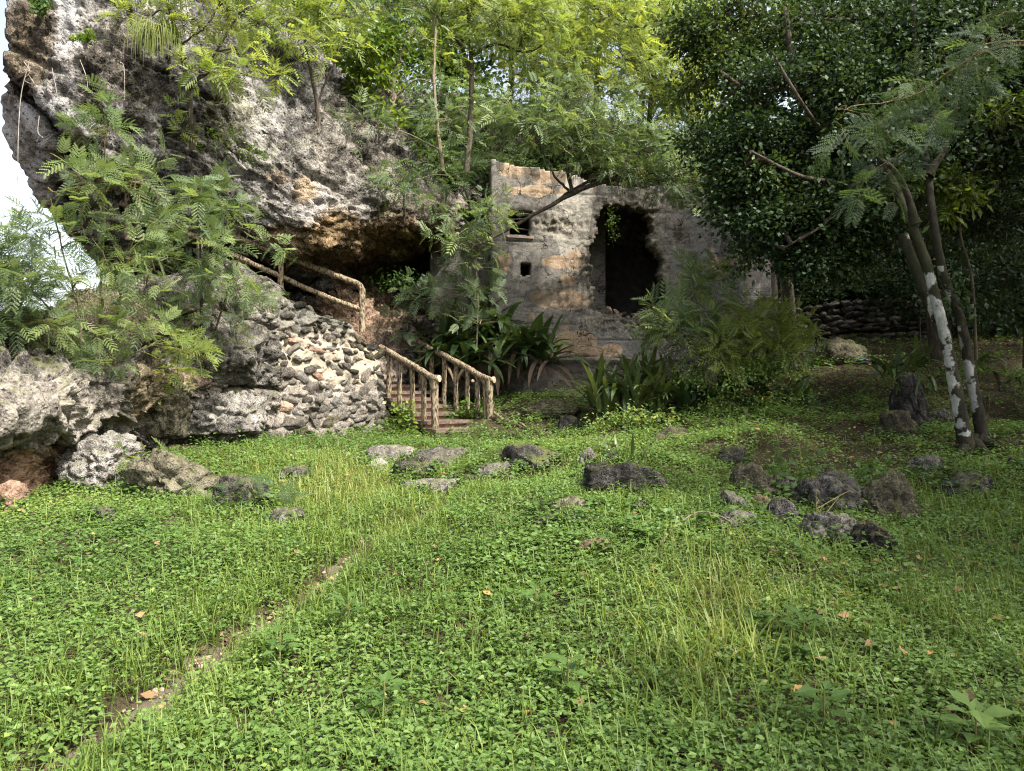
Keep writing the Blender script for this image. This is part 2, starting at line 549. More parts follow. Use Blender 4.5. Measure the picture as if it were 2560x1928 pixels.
# bedding planes dip to the right, joints and karst pits
dip = p[:, 2] + 0.52 * p[:, 0] - 0.15 * p[:, 1]
strata = fbm(np.stack([p[:, 0] * 0.25, p[:, 1] * 0.25, dip * 1.9], 1), 3, 51, ridged=True)
crk = sstep(0.55, 0.9, fbm(np.stack([p[:, 0] * 0.55, p[:, 1] * 0.5, dip * 2.4], 1), 2, 63, ridged=True))
f1, f2, cid = worley(p * np.array([0.75, 0.75, 0.9]), 4)
g1, g2, gid = worley(p * 2.1 + 0.35 * fbm(p * 2, 2, 8)[:, None], 14)
h1, h2, _ = worley(p * 5.2, 24)
rock = sstep(-0.1, 0.35, 0.6 - np.abs(uf - 1500) / 9000)
# bedding lumps lean with the dip
bl = np.stack([p[:, 0] * 0.8 + p[:, 2] * 0.25, p[:, 1] * 0.9, (p[:, 2] + 0.5 * p[:, 0]) * 1.5], 1)
b1, b2, bid = worley(bl + 0.25 * fbm(p * 1.3, 2, 33)[:, None], 44)
disp = 0.20 * fbm(p * 0.55, 4, 2) + 0.09 * (cid - 0.5) * sstep(0, 0.25, f2 - f1) + 0.07 * fbm(p * 2.2, 4, 11, ridged=True)
disp += 0.04 * strata - 0.12 * crk - 0.06 * (1 - sstep(0.0, 0.14, g2 - g1)) + 0.06 * (gid - 0.5) - 0.07 * (1 - sstep(0.12, 0.40, h1)) + 0.04 * fbm(p * 7, 3, 13)
disp += 0.07 * (bid - 0.5) * sstep(0, 0.22, b2 - b1) - 0.06 * (1 - sstep(0.0, 0.12, b2 - b1))
disp += 0.045 * fbm(p * 12, 2, 71, ridged=True)
disp *= 0.5 + 0.5 * sstep(0, 160, uf)
edge = 1.0
p2 = p + n * (disp * edge)[:, None]
# colour fields
vst = fbm(np.stack([p[:, 0] * 2.6, p[:, 1] * 2.6, p[:, 2] * 0.28], 1), 4, 131)
base = np.repeat((0.50 + 0.55 * vst)[:, None], 3, 1)
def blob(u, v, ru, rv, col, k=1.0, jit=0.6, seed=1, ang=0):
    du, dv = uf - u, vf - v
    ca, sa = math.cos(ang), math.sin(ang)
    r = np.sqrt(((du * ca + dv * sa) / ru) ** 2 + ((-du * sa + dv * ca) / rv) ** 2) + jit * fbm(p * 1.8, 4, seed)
    w = (k * (1 - sstep(0.6, 1.1, r)))[:, None]
    base[:] = base * (1 - w) + np.array(col) * w
blob(165, 110, 44, 300, (1.55, 1.60, 1.72), 1.0, 0.45, 2)
blob(160, 300, 70, 70, (1.3, 1.32, 1.38), 0.9, 0.5, 3)
blob(60, 400, 110, 190, (1.2, 1.2, 1.25), 0.9, 0.5, 4)
blob(75, 110, 80, 150, (0.36, 0.29, 0.20), 0.8, 0.7, 5)
blob(250, 180, 130, 120, (0.36, 0.33, 0.29), 0.7, 0.9, 6)
blob(560, 420, 300, 110, (0.58, 0.57, 0.55), 0.6, 0.9, 7)
blob(760, 520, 150, 90, (0.72, 0.70, 0.70), 0.75, 0.7, 8, 0.25)
blob(760, 470, 40, 45, (0.95, 0.76, 0.54), 0.9, 0.5, 9)
blob(690, 440, 40, 20, (0.85, 0.70, 0.52), 0.7, 0.5, 10)
blob(900, 330, 150, 170, (0.40, 0.38, 0.34), 0.75, 0.7, 12)
blob(900, 480, 60, 60, (0.72, 0.70, 0.68), 0.7, 0.7, 13)
blob(1060, 520, 120, 40, (0.60, 0.54, 0.44), 0.7, 0.7, 14)
blob(330, 470, 160, 70, (0.34, 0.36, 0.24), 0.6, 0.8, 15, 0.35)
blob(560, 300, 90, 70, (0.33, 0.35, 0.20), 0.5, 0.8, 25)
blob(900, 610, 260, 85, (0.52, 0.38, 0.22), 1.0, 0.4, 16)
blob(690, 590, 90, 26, (0.62, 0.44, 0.28), 0.9, 0.5, 17, 0.2)
blob(880, 690, 60, 60, (0.62, 0.40, 0.22), 0.6, 0.4, 20)
blob(910, 780, 130, 130, (0.80, 0.58, 0.44), 1.0, 0.45, 18)
blob(980, 900, 50, 90, (0.70, 0.58, 0.52), 0.9, 0.5, 19)
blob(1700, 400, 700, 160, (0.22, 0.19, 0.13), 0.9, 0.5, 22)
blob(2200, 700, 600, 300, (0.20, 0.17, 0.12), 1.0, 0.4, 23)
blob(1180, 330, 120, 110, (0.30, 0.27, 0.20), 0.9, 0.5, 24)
G = p2.reshape(nr, nc, 3)
# turn the left edge and the crest back into the hill
back = [G]
cols = base.reshape(nr, nc, 3)
wrapL = np.stack([G[:, 0] + np.array([0.05 + 0.22 * k, 0.18 * k + 0.1 * k * k, 0.05 * k]) for k in range(9, 0, -1)], 1)
G = np.concatenate([wrapL, G], 1); cols = np.concatenate([np.repeat(cols[:, :1], 9, 1), cols], 1)
wrapT = np.stack([G[0] + np.array([0, 0.25 * k + 0.16 * k * k, 0.10 * k + 0.05 * k * k * (k < 5) + 0.25 * (k >= 5)]) for k in range(9, 0, -1)], 0)
G = np.concatenate([wrapT, G], 0); cols = np.concatenate([np.repeat(cols[:1], 9, 0), cols], 0)
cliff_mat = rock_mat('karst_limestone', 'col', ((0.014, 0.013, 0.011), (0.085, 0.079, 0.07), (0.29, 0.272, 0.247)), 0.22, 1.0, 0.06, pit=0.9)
CLIFF_P, CLIFF_N, CLIFF_U, CLIFF_V = p2.copy(), n.copy(), uf.copy(), vf.copy()
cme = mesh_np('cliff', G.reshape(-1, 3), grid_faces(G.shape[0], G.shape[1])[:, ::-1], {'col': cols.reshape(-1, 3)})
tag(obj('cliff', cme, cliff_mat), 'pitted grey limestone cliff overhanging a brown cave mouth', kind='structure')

# ================================================================== rock outcrop below the cliff, left
OP = [(-300, 1420, 6.2), (-300, 930, 6.6), (-300, 800, 8), (-300, 650, 11), (0, 1300, 7.35), (0, 1200, 7.6), (0, 1120, 7.75), (0, 1085, 7.25), (0, 950, 7.4), (0, 880, 8.0), (0, 760, 9.5), (0, 650, 12),
      (150, 1230, 8.5), (150, 1130, 8.6), (150, 1080, 8.1), (150, 950, 8.0), (150, 890, 8.6), (150, 760, 10.2), (150, 640, 12.5), (320, 1160, 10.4), (320, 1000, 9.6), (320, 930, 9.4), (320, 880, 9.9), (320, 750, 11), (320, 640, 12.8),
      (450, 1110, 11.7), (450, 980, 11.0), (450, 940, 11.0), (450, 860, 11.6), (450, 700, 12.2), (450, 640, 12.8), (600, 1115, 12.1), (600, 900, 11.9), (600, 800, 12.0), (600, 680, 12.4), (560, 640, 12.9), (720, 1115, 13.3), (720, 700, 13.4)]
OP = np.array(OP, float)
_ot = TPS(OP[:, :2] / 300, OP[:, 2], 0.002)
nc, nr = 270, 200
A, B = np.meshgrid(np.linspace(0, 1, nc), np.linspace(0, 1, nr))
U = -200 + A * 900
vt = np.interp(U, [-300, 0, 150, 300, 560, 700], [840, 800, 760, 690, 650, 720])
vb = np.interp(U, [-300, 0, 150, 320, 450, 700], [1440, 1310, 1250, 1185, 1135, 1130])
V = vt + B * (vb - vt)
uf, vf = U.ravel(), V.ravel()
D = _ot(np.stack([uf, vf], 1) / 300)
PW = W(uf, vf, D).reshape(nr, nc, 3)
N = grid_normals(PW)
N = np.where((N[..., 1:2] > 0), -N, N)
p = PW.reshape(-1, 3); n = N.reshape(-1, 3)
f1, f2, cid = worley(p * np.array([0.9, 0.7, 1.15]), 71)
g1, g2, gid = worley(p * 2.6 + 0.3 * fbm(p * 2, 2, 8)[:, None], 74)
h1, h2, _ = worley(p * 7.5, 77)
disp = 0.22 * (cid - 0.5) * sstep(0, 0.2, f2 - f1) - 0.16 * (1 - sstep(0.0, 0.10, f2 - f1)) + 0.13 * fbm(p * 1.2, 4, 81) + 0.09 * fbm(p * 3.5, 4, 82, ridged=True)
disp += 0.05 * (gid - 0.5) - 0.06 * (1 - sstep(0, 0.12, g2 - g1)) - 0.035 * (1 - sstep(0.12, 0.4, h1)) + 0.025 * fbm(p * 11, 3, 83)
p2 = p + n * disp[:, None]
base = np.full((len(p), 3), 0.5)
blob(120, 1010, 230, 110, (0.62, 0.60, 0.57), 0.95, 0.6, 31)
blob(70, 1180, 110, 75, (0.86, 0.58, 0.42), 0.95, 0.5, 32)
blob(120, 1130, 60, 40, (0.62, 0.44, 0.28), 0.8, 0.5, 33)
blob(370, 980, 75, 90, (0.46, 0.40, 0.26), 0.85, 0.5, 34)
blob(560, 1020, 120, 85, (0.64, 0.61, 0.58), 0.9, 0.6, 35)
blob(480, 950, 90, 30, (0.92, 0.72, 0.58), 0.8, 0.5, 36)
blob(80, 880, 200, 50, (0.26, 0.26, 0.26), 0.8, 0.6, 37)
blob(560, 820, 140, 110, (0.56, 0.55, 0.53), 0.8, 0.6, 38)
blob(250, 800, 260, 90, (0.34, 0.29, 0.2), 0.8, 0.5, 39)
G = p2.reshape(nr, nc, 3)
wrapT = np.stack([G[0] + np.array([0, 0.4 * k, 0.02 * k - 0.05 * k * k]) for k in range(5, 0, -1)], 0)
G = np.concatenate([wrapT, G], 0)
cols = base.reshape(nr, nc, 3); cols = np.concatenate([np.repeat(cols[:1], 5, 0), cols], 0)
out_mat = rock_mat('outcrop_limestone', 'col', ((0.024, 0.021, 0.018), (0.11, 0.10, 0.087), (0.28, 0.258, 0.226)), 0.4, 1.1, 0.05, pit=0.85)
ome = mesh_np('rock_outcrop', G.reshape(-1, 3), grid_faces(G.shape[0], G.shape[1])[:, ::-1], {'col': cols.reshape(-1, 3)})
tag(obj('rock_outcrop', ome, out_mat), 'long pale rock outcrop with a reddish hollow below the cliff', kind='structure')

# ================================================================== boulders
def ico(level):
    bm = bmesh.new(); bmesh.ops.create_icosphere(bm, subdivisions=level, radius=1.0)
    v = np.array([x.co[:] for x in bm.verts]); f = np.array([[x.index for x in q.verts] for q in bm.faces])
    bm.free(); return v, f
ICO = {k: ico(k) for k in (2, 3, 4, 5)}
def rock_shape(seed, size, level=4, cuts=9, rough=1.0, boxy=0.0):
    r = np.random.default_rng(seed)
    v, f = ICO[level]; v = v.copy()
    if boxy:
        q = v / np.abs(v).max(1, keepdims=True)
        v = v * (1 - boxy) + q * boxy * 0.86
    for k in range(cuts):
        nn = norm(r.normal(size=3)); d = r.uniform(0.55, 0.85)
        e = v @ nn - d
        v = v - np.clip(e, 0, None)[:, None] * nn * 0.92
    s = np.asarray(size, float) / 2
    d0 = norm(v)
    q = v * s
    sc = 1 / s.mean()
    k = 0.16 * fbm(v * 1.3 + seed, 3, seed) + 0.06 * fbm(np.stack([v[:, 0], v[:, 1], v[:, 2] * 4], 1) * 1.4 + seed, 3, seed + 2, ridged=True) + 0.10 * fbm(v * 3.2 + seed, 4, seed + 5, ridged=True)
    f1, f2, cid = worley(v * 2.2 + seed, seed)
    k += -0.12 * (1 - sstep(0, 0.16, f2 - f1)) * rough + 0.05 * (cid - 0.5)
    if level >= 4:
        h1, _, _ = worley(v * 6 + seed, seed + 3)
        k += -0.06 * (1 - sstep(0.12, 0.4, h1)) * rough + 0.03 * fbm(v * 9, 3, seed)
    return q + d0 * (k * s.min())[:, None], f

M_grey = rock_mat('grey_karst', None, ((0.012, 0.011, 0.009), (0.05, 0.046, 0.039), (0.20, 0.185, 0.16)), 0.75, 2.0, 0.03)
M_dark = rock_mat('dark_karst', None, ((0.012, 0.011, 0.010), (0.034, 0.031, 0.027), (0.12, 0.11, 0.10)), 0.7, 2.4, 0.03)
M_pale = rock_mat('pale_limestone', None, ((0.05, 0.045, 0.04), (0.19, 0.175, 0.155), (0.40, 0.37, 0.33)), 0.3, 2.0, 0.03)
M_moss = rock_mat('mossy_rock', None, ((0.022, 0.02, 0.014), (0.07, 0.062, 0.04), (0.19, 0.17, 0.12)), 0.6, 2.0, 0.03, (0.07, 0.075, 0.03))
M_brown = rock_mat('brown_rock', None, ((0.06, 0.045, 0.03), (0.16, 0.12, 0.075), (0.30, 0.22, 0.14)), 0.45, 2.2, 0.02, (0.10, 0.085, 0.03))
M_red = rock_mat('reddish_rock', None, ((0.13, 0.08, 0.055), (0.34, 0.22, 0.16), (0.55, 0.40, 0.30)), 0.1, 2.2, 0.02)
M_step = rock_mat('step_stone', None, ((0.028, 0.024, 0.02), (0.105, 0.094, 0.08), (0.27, 0.24, 0.205)), 0.3, 3.0, 0.03)
ROCKS = []      # (x, y, rx, ry) kept free of leaves
def boulder(u, v, w, h, label, mat, seed, depth=0.8, sink=0.42, D=None, rot=None, name='boulder', level=4, cuts=9, tilt=0.0, group=None, boxy=0.0):
    """w, h in photograph pixels; v is where its foot meets the ground"""
    g = on_ground(u, v) if D is None else W(u, v, D)
    D = g[1]
    sw, sh = w / F * D, h / F * D
    hh = sh / (1 - sink)
    V, f = rock_shape(seed, (sw * 1.08, sw * depth, hh), level, cuts, 1.5, max(boxy, 0.35))
    o = obj(name, mesh_np(name, V, f), mat)
    o.location = (g[0], g[1] + sw * depth * 0.25, g[2] - hh * sink + hh / 2)
    o.rotation_euler = (0, tilt, rot if rot is not None else 0)
    tag(o, label, 'rock', group)
    ROCKS.append((g[0], g[1] + sw * depth * 0.25, sw * 0.5, sw * depth * 0.5))
    return o

boulder(232, 1215, 185, 150, 'large pale rectangular boulder leaning under the overhanging grey slab', M_pale, 11, 0.8, 0.10, D=8.35, level=5, cuts=5, boxy=0.75)
boulder(18, 1285, 80, 80, 'small pinkish boulder at the bottom left corner of the outcrop', M_red, 12, 0.9, 0.15)
boulder(410, 1252, 240, 130, 'wide dark mossy boulder sunk in leaves below the outcrop', M_moss, 13, 0.7, 0.25, level=5, boxy=0.75)
boulder(560, 962, 190, 175, 'big dark grey boulder perched above the pale rocks beside the rubble wall', M_grey, 14, 0.9, 0.1, D=11.7, level=5)
boulder(395, 1090, 130, 165, 'brown lichen covered block wedged in the middle of the outcrop', M_moss, 15, 0.8, 0.1, D=10.7, level=5, cuts=6, boxy=0.75)
boulder(530, 1098, 230, 130, 'pale pitted block at the foot of the outcrop left of the rubble wall', M_pale, 16, 0.6, 0.1, D=11.7, level=5, cuts=6, boxy=0.75)
boulder(660, 1100, 70, 45, 'small pale stone at the foot of the rubble wall', M_pale, 17)
boulder(598, 1282, 150, 100, 'dark knobbly boulder on the lawn with a fern sprig over it', M_dark, 18, level=5)
boulder(700, 1328, 105, 60, 'low grey rock right below the dark knobbly boulder', M_grey, 19)
boulder(733, 1208, 76, 42, 'small dark grey rock alone in the leaves above the knobbly boulder', M_grey, 20)
boulder(240, 1312, 78, 48, 'light grey stone poking from the bright leaves at left', M_grey, 21)
boulder(330, 1335, 70, 25, 'flat pale stone almost buried beside the light grey stone', M_grey, 22)
boulder(975, 1165, 130, 52, 'left pale slab of the upper natural stone step', M_step, 23, 0.8, 0.4, cuts=6, boxy=0.75)
boulder(1120, 1178, 200, 58, 'long pale slab of the upper natural stone step below the stairs', M_step, 24, 0.6, 0.4, cuts=6, boxy=0.75)
boulder(1080, 1240, 180, 40, 'flat slab forming the lower natural stone step', M_step, 25, 0.6, 0.4, cuts=6, boxy=0.75)
boulder(1050, 1250, 34, 30, 'cube shaped stone propping the lower stone step', M_grey, 26, level=3, boxy=0.75)
boulder(940, 1185, 70, 40, 'small crumbled pale rock left of the stone steps', M_pale, 27)
boulder(1040, 1196, 130, 44, 'dark crumbling rock between the two natural stone steps', M_dark, 281, 0.7, 0.4)
boulder(1160, 1225, 90, 40, 'small dark rock at the right end of the lower stone step', M_dark, 282, 0.7, 0.4)
boulder(905, 1172, 60, 34, 'low grey stone at the left end of the upper stone step', M_grey, 283)
boulder(1225, 1205, 110, 60, 'grey rock just right of the stone steps', M_grey, 28)
boulder(1330, 1180, 160, 75, 'dark leaf covered ledge rock running right from the stone steps', M_dark, 29)
boulder(1570, 1245, 220, 86, 'large flat topped dark block in the middle of the lawn', M_dark, 30, 0.6, level=5, cuts=6, boxy=0.75)
boulder(1475, 1175, 60, 60, 'upright grey rock behind the large dark block', M_grey, 31)
boulder(1530, 1165, 70, 40, 'dark rock under the small strap leaved plant', M_dark, 32)
boulder(1395, 1328, 200, 34, 'long flat dark slab lying in the lawn', M_dark, 33, 0.35, 0.35, cuts=6, boxy=0.75)
boulder(1430, 1298, 120, 48, 'brownish mound rock behind the long flat slab', M_moss, 34)
boulder(1490, 1290, 32, 44, 'small pointed grey stone by the long flat slab', M_grey, 35, level=3)
boulder(1602, 1292, 66, 40, 'small dark rock below the large dark block', M_dark, 36)
boulder(1480, 1400, 100, 50, 'brown wedge shaped stone lying alone on the lawn', M_brown, 37, 0.5, 0.15, tilt=-0.2)
boulder(1588, 1350, 56, 20, 'flat orange brown stone half hidden in the lawn', M_red, 38, level=3)
boulder(1655, 1322, 44, 22, 'little grey stone right of the lawn slabs', M_grey, 39, level=3)
boulder(1610, 1380, 50, 14, 'thin tan stone sliver beside the brown wedge stone', M_brown, 40, level=3)
boulder(1840, 1178, 80, 70, 'dark rounded rock at the foot of the plant thicket', M_dark, 41)
boulder(1845, 1186, 40, 20, 'small light stone in front of the dark rounded rock', M_grey, 42, level=3)
boulder(1420, 1088, 60, 50, 'dark stump like rock below the bunker', M_dark, 43)
boulder(1680, 1120, 170, 50, 'mossy low rock in the leaves below the plant thicket', M_moss, 44)
pile = [(1895, 1248, 120, 90, 'mossy top rock at the back of the stone pile', M_moss), (1970, 1262, 100, 78, 'light grey jagged rock at the back of the stone pile', M_grey),
        (1835, 1290, 90, 70, 'grey rock at the left end of the stone pile', M_grey), (1900, 1290, 70, 50, 'brown stone wedged in the middle of the stone pile', M_brown),
        (1850, 1340, 120, 66, 'pale topped rock at the front left of the stone pile', M_grey), (1965, 1330, 100, 90, 'dark square rock in the centre of the stone pile', M_dark),
        (2075, 1285, 190, 110, 'wide dark boulder behind the leafy stems of the stone pile', M_dark), (2085, 1375, 170, 100, 'big white crusted boulder at the front of the stone pile', M_grey),
        (2180, 1395, 140, 120, 'dark smooth boulder at the front right of the stone pile', M_dark), (2230, 1310, 140, 140, 'tall mossy boulder at the right end of the stone pile', M_moss)]
for k, (u, v, w, h, lab, mt) in enumerate(pile):
    boulder(u, v, w, h, lab, mt, 50 + k, group='rocks of the stone pile', level=5 if w > 130 else 4)
boulder(1745, 1348, 70, 28, 'low grey stone under the arching twig', M_grey, 61, level=3)
boulder(1790, 1412, 50, 22, 'small mossy tan stone left of the cracked brown slab', M_brown, 62, level=3)
boulder(1960, 1415, 100, 36, 'cracked brown slab in front of the stone pile', M_brown, 63, boxy=0.75)
boulder(1920, 1622, 80, 36, 'mossy stone sunk in the foreground leaves', M_moss, 64)
boulder(1990, 1680, 40, 26, 'little pinkish stone in the foreground leaves', M_red, 65, level=3)
boulder(2200, 1500, 90, 22, 'flat tan stone in the leaves right of the stone pile', M_brown, 66, level=3)
boulder(2290, 1080, 120, 150, 'dark stump like boulder left of the lichened trunk', M_dark, 67, level=5)
boulder(2260, 1095, 130, 70, 'brown crumbly boulder below the dark stump like boulder', M_moss, 68)
boulder(2365, 1070, 70, 60, 'rounded grey rock close behind the lichened trunk', M_grey, 69)
boulder(2330, 1188, 100, 50, 'split light and dark rock in front of the lichened trunk', M_grey, 70)
boulder(2440, 1240, 170, 60, 'low dark rock right of the lichened trunk', M_dark, 71)
boulder(2545, 1185, 50, 45, 'pale stone at the right edge of the lawn', M_grey, 72)
boulder(1985, 910, 150, 80, 'dark heap rock below the dry stone wall', M_dark, 73, D=15.6)
boulder(2110, 905, 130, 60, 'low brown earth covered rock below the dry stone wall', M_moss, 74, D=15.6)
boulder(1380, 1045, 150, 46, 'root matted earth bank rock right of the stair foot', M_moss, 75, 0.6, 0.2, level=5)
# ================================================================== rubble masonry wall
SW0 = W(590, 1105, 12.15)[:2]; SW1 = W(968, 1075, 14.15)[:2]
wdir = norm(SW1 - SW0); wlen = float(np.linalg.norm(SW1 - SW0))
wn2 = np.array([wdir[1], -wdir[0]])          # outward, towards the camera
if wn2[1] > 0: wn2 = -wn2
def wtop(s):
    # top line read along the wall
    u = np.array([560, 640, 700, 760, 830, 900, 925, 968]); v = np.array([640, 668, 712, 752, 790, 806, 860, 880])
    out = []
    for ss in np.atleast_1d(s):
        q = SW0 + wdir * ss; uu = 1280 + q[0] / q[1] * F
        out.append(CAMZ + (964 - np.interp(uu, u, v)) / F * q[1])
    return np.array(out)
ns, nz = 170, 130
sg = np.linspace(-0.25, wlen, ns)
zt = wtop(sg)
z0 = np.array([gz(*(SW0 + wdir * s)) for s in sg]) - 0.25
TZ = np.linspace(0, 1, nz)
Sg, Tz = np.meshgrid(sg, TZ)
Zg = z0[None] + (zt - z0)[None] * Tz
lean = 0.16
Pm = np.stack([SW0[0] + wdir[0] * Sg - wn2[0] * lean * (Zg - z0[None]), SW0[1] + wdir[1] * Sg - wn2[1] * lean * (Zg - z0[None]), Zg], -1)
pf = Pm.reshape(-1, 3)
wb1, wb2, wbid = worley(pf * 4.2 + 0.3 * fbm(pf * 3, 2, 5)[:, None], 93)
bandm = np.exp(-((pf[:, 2] - 1.99) / 0.14) ** 2)
dsp = 0.05 * fbm(pf * 3, 4, 91) + (1 - bandm) * (0.10 * (wbid - 0.4) * sstep(0, 0.2, wb2 - wb1) + 0.05 * fbm(pf * 8, 4, 92, ridged=True)) + 0.012 * fbm(pf * 14, 2, 94)
band = np.exp(-((pf[:, 2] - 1.95 - 0.1 * fbm(pf * 2, 2, 3)) / 0.20) ** 2)
lo = sstep(0.1, -0.1, pf[:, 2] - 1.9)
pf = pf + np.array([wn2[0], wn2[1], 0]) * dsp[:, None]
G = pf.reshape(nz, ns, 3)
topr = np.stack([G[-1] - np.array([wn2[0], wn2[1], 0]) * 0.12 * k + np.array([0, 0, 0.03 * (k < 3)]) for k in range(1, 8)], 0)
G = np.concatenate([G, topr], 0)
side = np.stack([G[:, -1] - np.array([wn2[0], wn2[1], 0]) * 0.13 * k + np.array([wdir[0], wdir[1], 0]) * 0.02 * math.sin(k) for k in range(1, 7)], 1)
G = np.concatenate([G, side], 1)
m = NT('lime_mortar')
P = m.pos()
n1 = m.noise(P, 3, 5, 0.6); n2 = m.noise(P, 30, 5, 0.7)
zc = m.node('ShaderNodeSeparateXYZ'); m.link(P, zc.inputs[0])
c = m.ramp(m.math('ADD', m.math('MULTIPLY', n1, 0.6), m.math('MULTIPLY', n2, 0.4)), [(0.3, (0.17, 0.145, 0.115)), (0.5, (0.33, 0.275, 0.205)), (0.7, (0.46, 0.38, 0.285))])
lowm = m.ramp(m.math('ADD', zc.outputs['Z'], m.math('MULTIPLY', n1, 0.5)), [(0.0, 0.0), (1.0, 1.0)])
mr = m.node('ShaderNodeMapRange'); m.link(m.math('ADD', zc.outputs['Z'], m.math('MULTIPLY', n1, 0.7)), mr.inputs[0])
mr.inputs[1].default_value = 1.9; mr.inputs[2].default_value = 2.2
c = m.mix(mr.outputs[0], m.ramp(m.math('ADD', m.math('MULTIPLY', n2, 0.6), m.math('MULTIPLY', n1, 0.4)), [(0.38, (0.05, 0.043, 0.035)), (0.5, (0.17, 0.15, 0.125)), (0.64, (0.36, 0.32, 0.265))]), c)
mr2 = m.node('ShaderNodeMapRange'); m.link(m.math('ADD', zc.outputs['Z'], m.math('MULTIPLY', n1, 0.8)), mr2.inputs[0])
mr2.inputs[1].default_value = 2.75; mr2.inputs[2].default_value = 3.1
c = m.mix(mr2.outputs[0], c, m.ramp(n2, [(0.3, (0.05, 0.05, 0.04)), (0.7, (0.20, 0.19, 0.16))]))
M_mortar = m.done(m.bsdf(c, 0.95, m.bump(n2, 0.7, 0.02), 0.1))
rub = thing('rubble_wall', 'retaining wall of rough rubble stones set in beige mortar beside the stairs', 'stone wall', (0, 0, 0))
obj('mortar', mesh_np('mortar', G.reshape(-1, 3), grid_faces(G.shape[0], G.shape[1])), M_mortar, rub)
STONES = []
for k in range(12):
    V, f = rock_shape(200 + k, (1.0, 0.8, 0.75), 3, 8, 1.6)
    STONES.append((V, f))
def stone_meshes(tag_, mat):
    out = []
    for k, (V, f) in enumerate(STONES):
        me = mesh_np('stone_' + tag_, V, f, None, True); me.materials.append(mat); out.append(me)
    return out
st_grey, st_dark, st_pale, st_red = stone_meshes('grey', M_grey), stone_meshes('dark', M_dark), stone_meshes('pale', M_pale), stone_meshes('red', M_red)
st_moss = stone_meshes('moss', M_moss)
M_rub = rock_mat('rubble_limestone', None, ((0.05, 0.043, 0.035), (0.17, 0.15, 0.125), (0.36, 0.32, 0.265)), 0.25, 3.2, 0.04)
st_rub = stone_meshes('rubble', M_rub)
rr = np.random.default_rng(5)
placed = []
for _ in range(7000):
    s_ = rr.uniform(-0.25, wlen + 0.02); q = SW0 + wdir * s_
    zt_ = float(np.interp(s_, sg, zt)); zb_ = float(np.interp(s_, sg, z0)) + 0.25
    zc_ = rr.uniform(zb_ - 0.05, zt_ + 0.03)
    bandc = 1.99 + 0.05 * (s_ - 1.2) + 0.05 * math.sin(s_ * 5)
    isband = abs(zc_ - bandc) < 0.15
    if isband and rr.random() < 0.9: continue
    w = rr.uniform(0.12, 0.40) * (1.0 if zc_ < 1.8 else 0.7)
    if any(math.hypot((s_ - a_) , (zc_ - b_) * 1.15) < 0.37 * (w + c_) for a_, b_, c_ in placed): continue
    placed.append((s_, zc_, w))
    if len(placed) > 295: break
    pz_ = np.array([q[0], q[1], zc_]) - np.array([wn2[0], wn2[1], 0]) * lean * (zc_ - zb_)
    r_ = rr.random()
    bank = st_rub if r_ < 0.80 else st_pale if r_ < 0.90 else st_moss if r_ < 0.975 else st_red
    if zc_ > zt_ - 0.22: bank = st_moss if r_ < 0.6 else st_dark
    o = obj('stone', bank[rr.integers(12)], None, rub)
    o.location = pz_ + np.array([wn2[0], wn2[1], 0]) * rr.uniform(-0.07, 0.0)
    o.scale = (w * 1.4, rr.uniform(0.13, 0.2), w * rr.uniform(0.7, 1.15))
    o.rotation_euler = (rr.uniform(-0.5, 0.5), rr.uniform(-0.9, 0.9), math.atan2(wdir[1], wdir[0]) + rr.uniform(-0.4, 0.4))

# ================================================================== dry stone wall in the shade
dsw = thing('dry_stone_wall', 'low dry laid wall of dark stones in the shade behind the thicket', 'stone wall', (0, 0, 0))
A0 = W(1960, 850, 18.6); A1 = W(2330, 850, 18.2)
zr = 0.0
while zr < 0.98:
    hrow = rr.uniform(0.10, 0.17)
    s = 0.0; L = np.linalg.norm(A1 - A0)
    while s < L:
        w = rr.uniform(0.15, 0.34)
        q = A0 + (A1 - A0) * s / L
        o = obj('stone', (st_rub if rr.random() < 0.6 else st_moss if rr.random() < 0.4 else st_pale)[rr.integers(12)], None, dsw)
        o.location = (q[0], q[1] + rr.uniform(-0.05, 0.05) + zr * 0.1, gz(q[0], q[1]) + zr + rr.uniform(-0.02, 0.02))
        o.scale = (w * 1.12, 0.4, hrow * 1.35)
        o.rotation_euler = (rr.uniform(-0.2, 0.2), rr.uniform(-0.2, 0.2), rr.uniform(-0.2, 0.2))
        s += w * 0.95
    zr += hrow

# ================================================================== the bunker
BW0 = W(1228, 980, 16.55)[:2]; BW1 = W(1935, 980, 17.6)[:2]
bdir = norm(BW1 - BW0); blen = float(np.linalg.norm(BW1 - BW0))
bn = np.array([bdir[1], -bdir[0]])
if bn[1] > 0: bn = -bn
def b_uv(s, z):
    x = BW0[0] + bdir[0] * s; y = BW0[1] + bdir[1] * s
    return 1280 + x / y * F, 964 - (z - CAMZ) / y * F
def b_at(u, v):
    """point on the bunker face seen at a pixel -> s, z"""
    k = (u - 1280) / F
    s = (k * BW0[1] - BW0[0]) / (bdir[0] - k * bdir[1])
    return s, CAMZ + (964 - v) / F * (BW0[1] + bdir[1] * s)
HOLE = [(1503, 526), (1540, 510), (1568, 512), (1609, 526), (1635, 547), (1632, 570), (1621, 592), (1632, 615), (1646, 632), (1656, 653), (1650, 680), (1654, 710), (1668, 739), (1666, 771), (1637, 784), (1580, 792), (1540, 780), (1503, 771), (1484, 763), (1487, 730), (1486, 694), (1482, 650), (1484, 612), (1490, 590), (1499, 571), (1498, 545)]
WIN1 = [(1272, 526), (1330, 528), (1322, 588), (1278, 584)]
WIN2 = [(1301, 658), (1327, 660), (1327, 684), (1310, 690), (1302, 686)]
RND = [(1838 + 19 * math.cos(t), 545 + 19 * math.sin(t)) for t in np.linspace(0, 2 * math.pi, 14)[:-1]]
SQ = [(1894, 524), (1914, 525), (1914, 543), (1894, 542)]
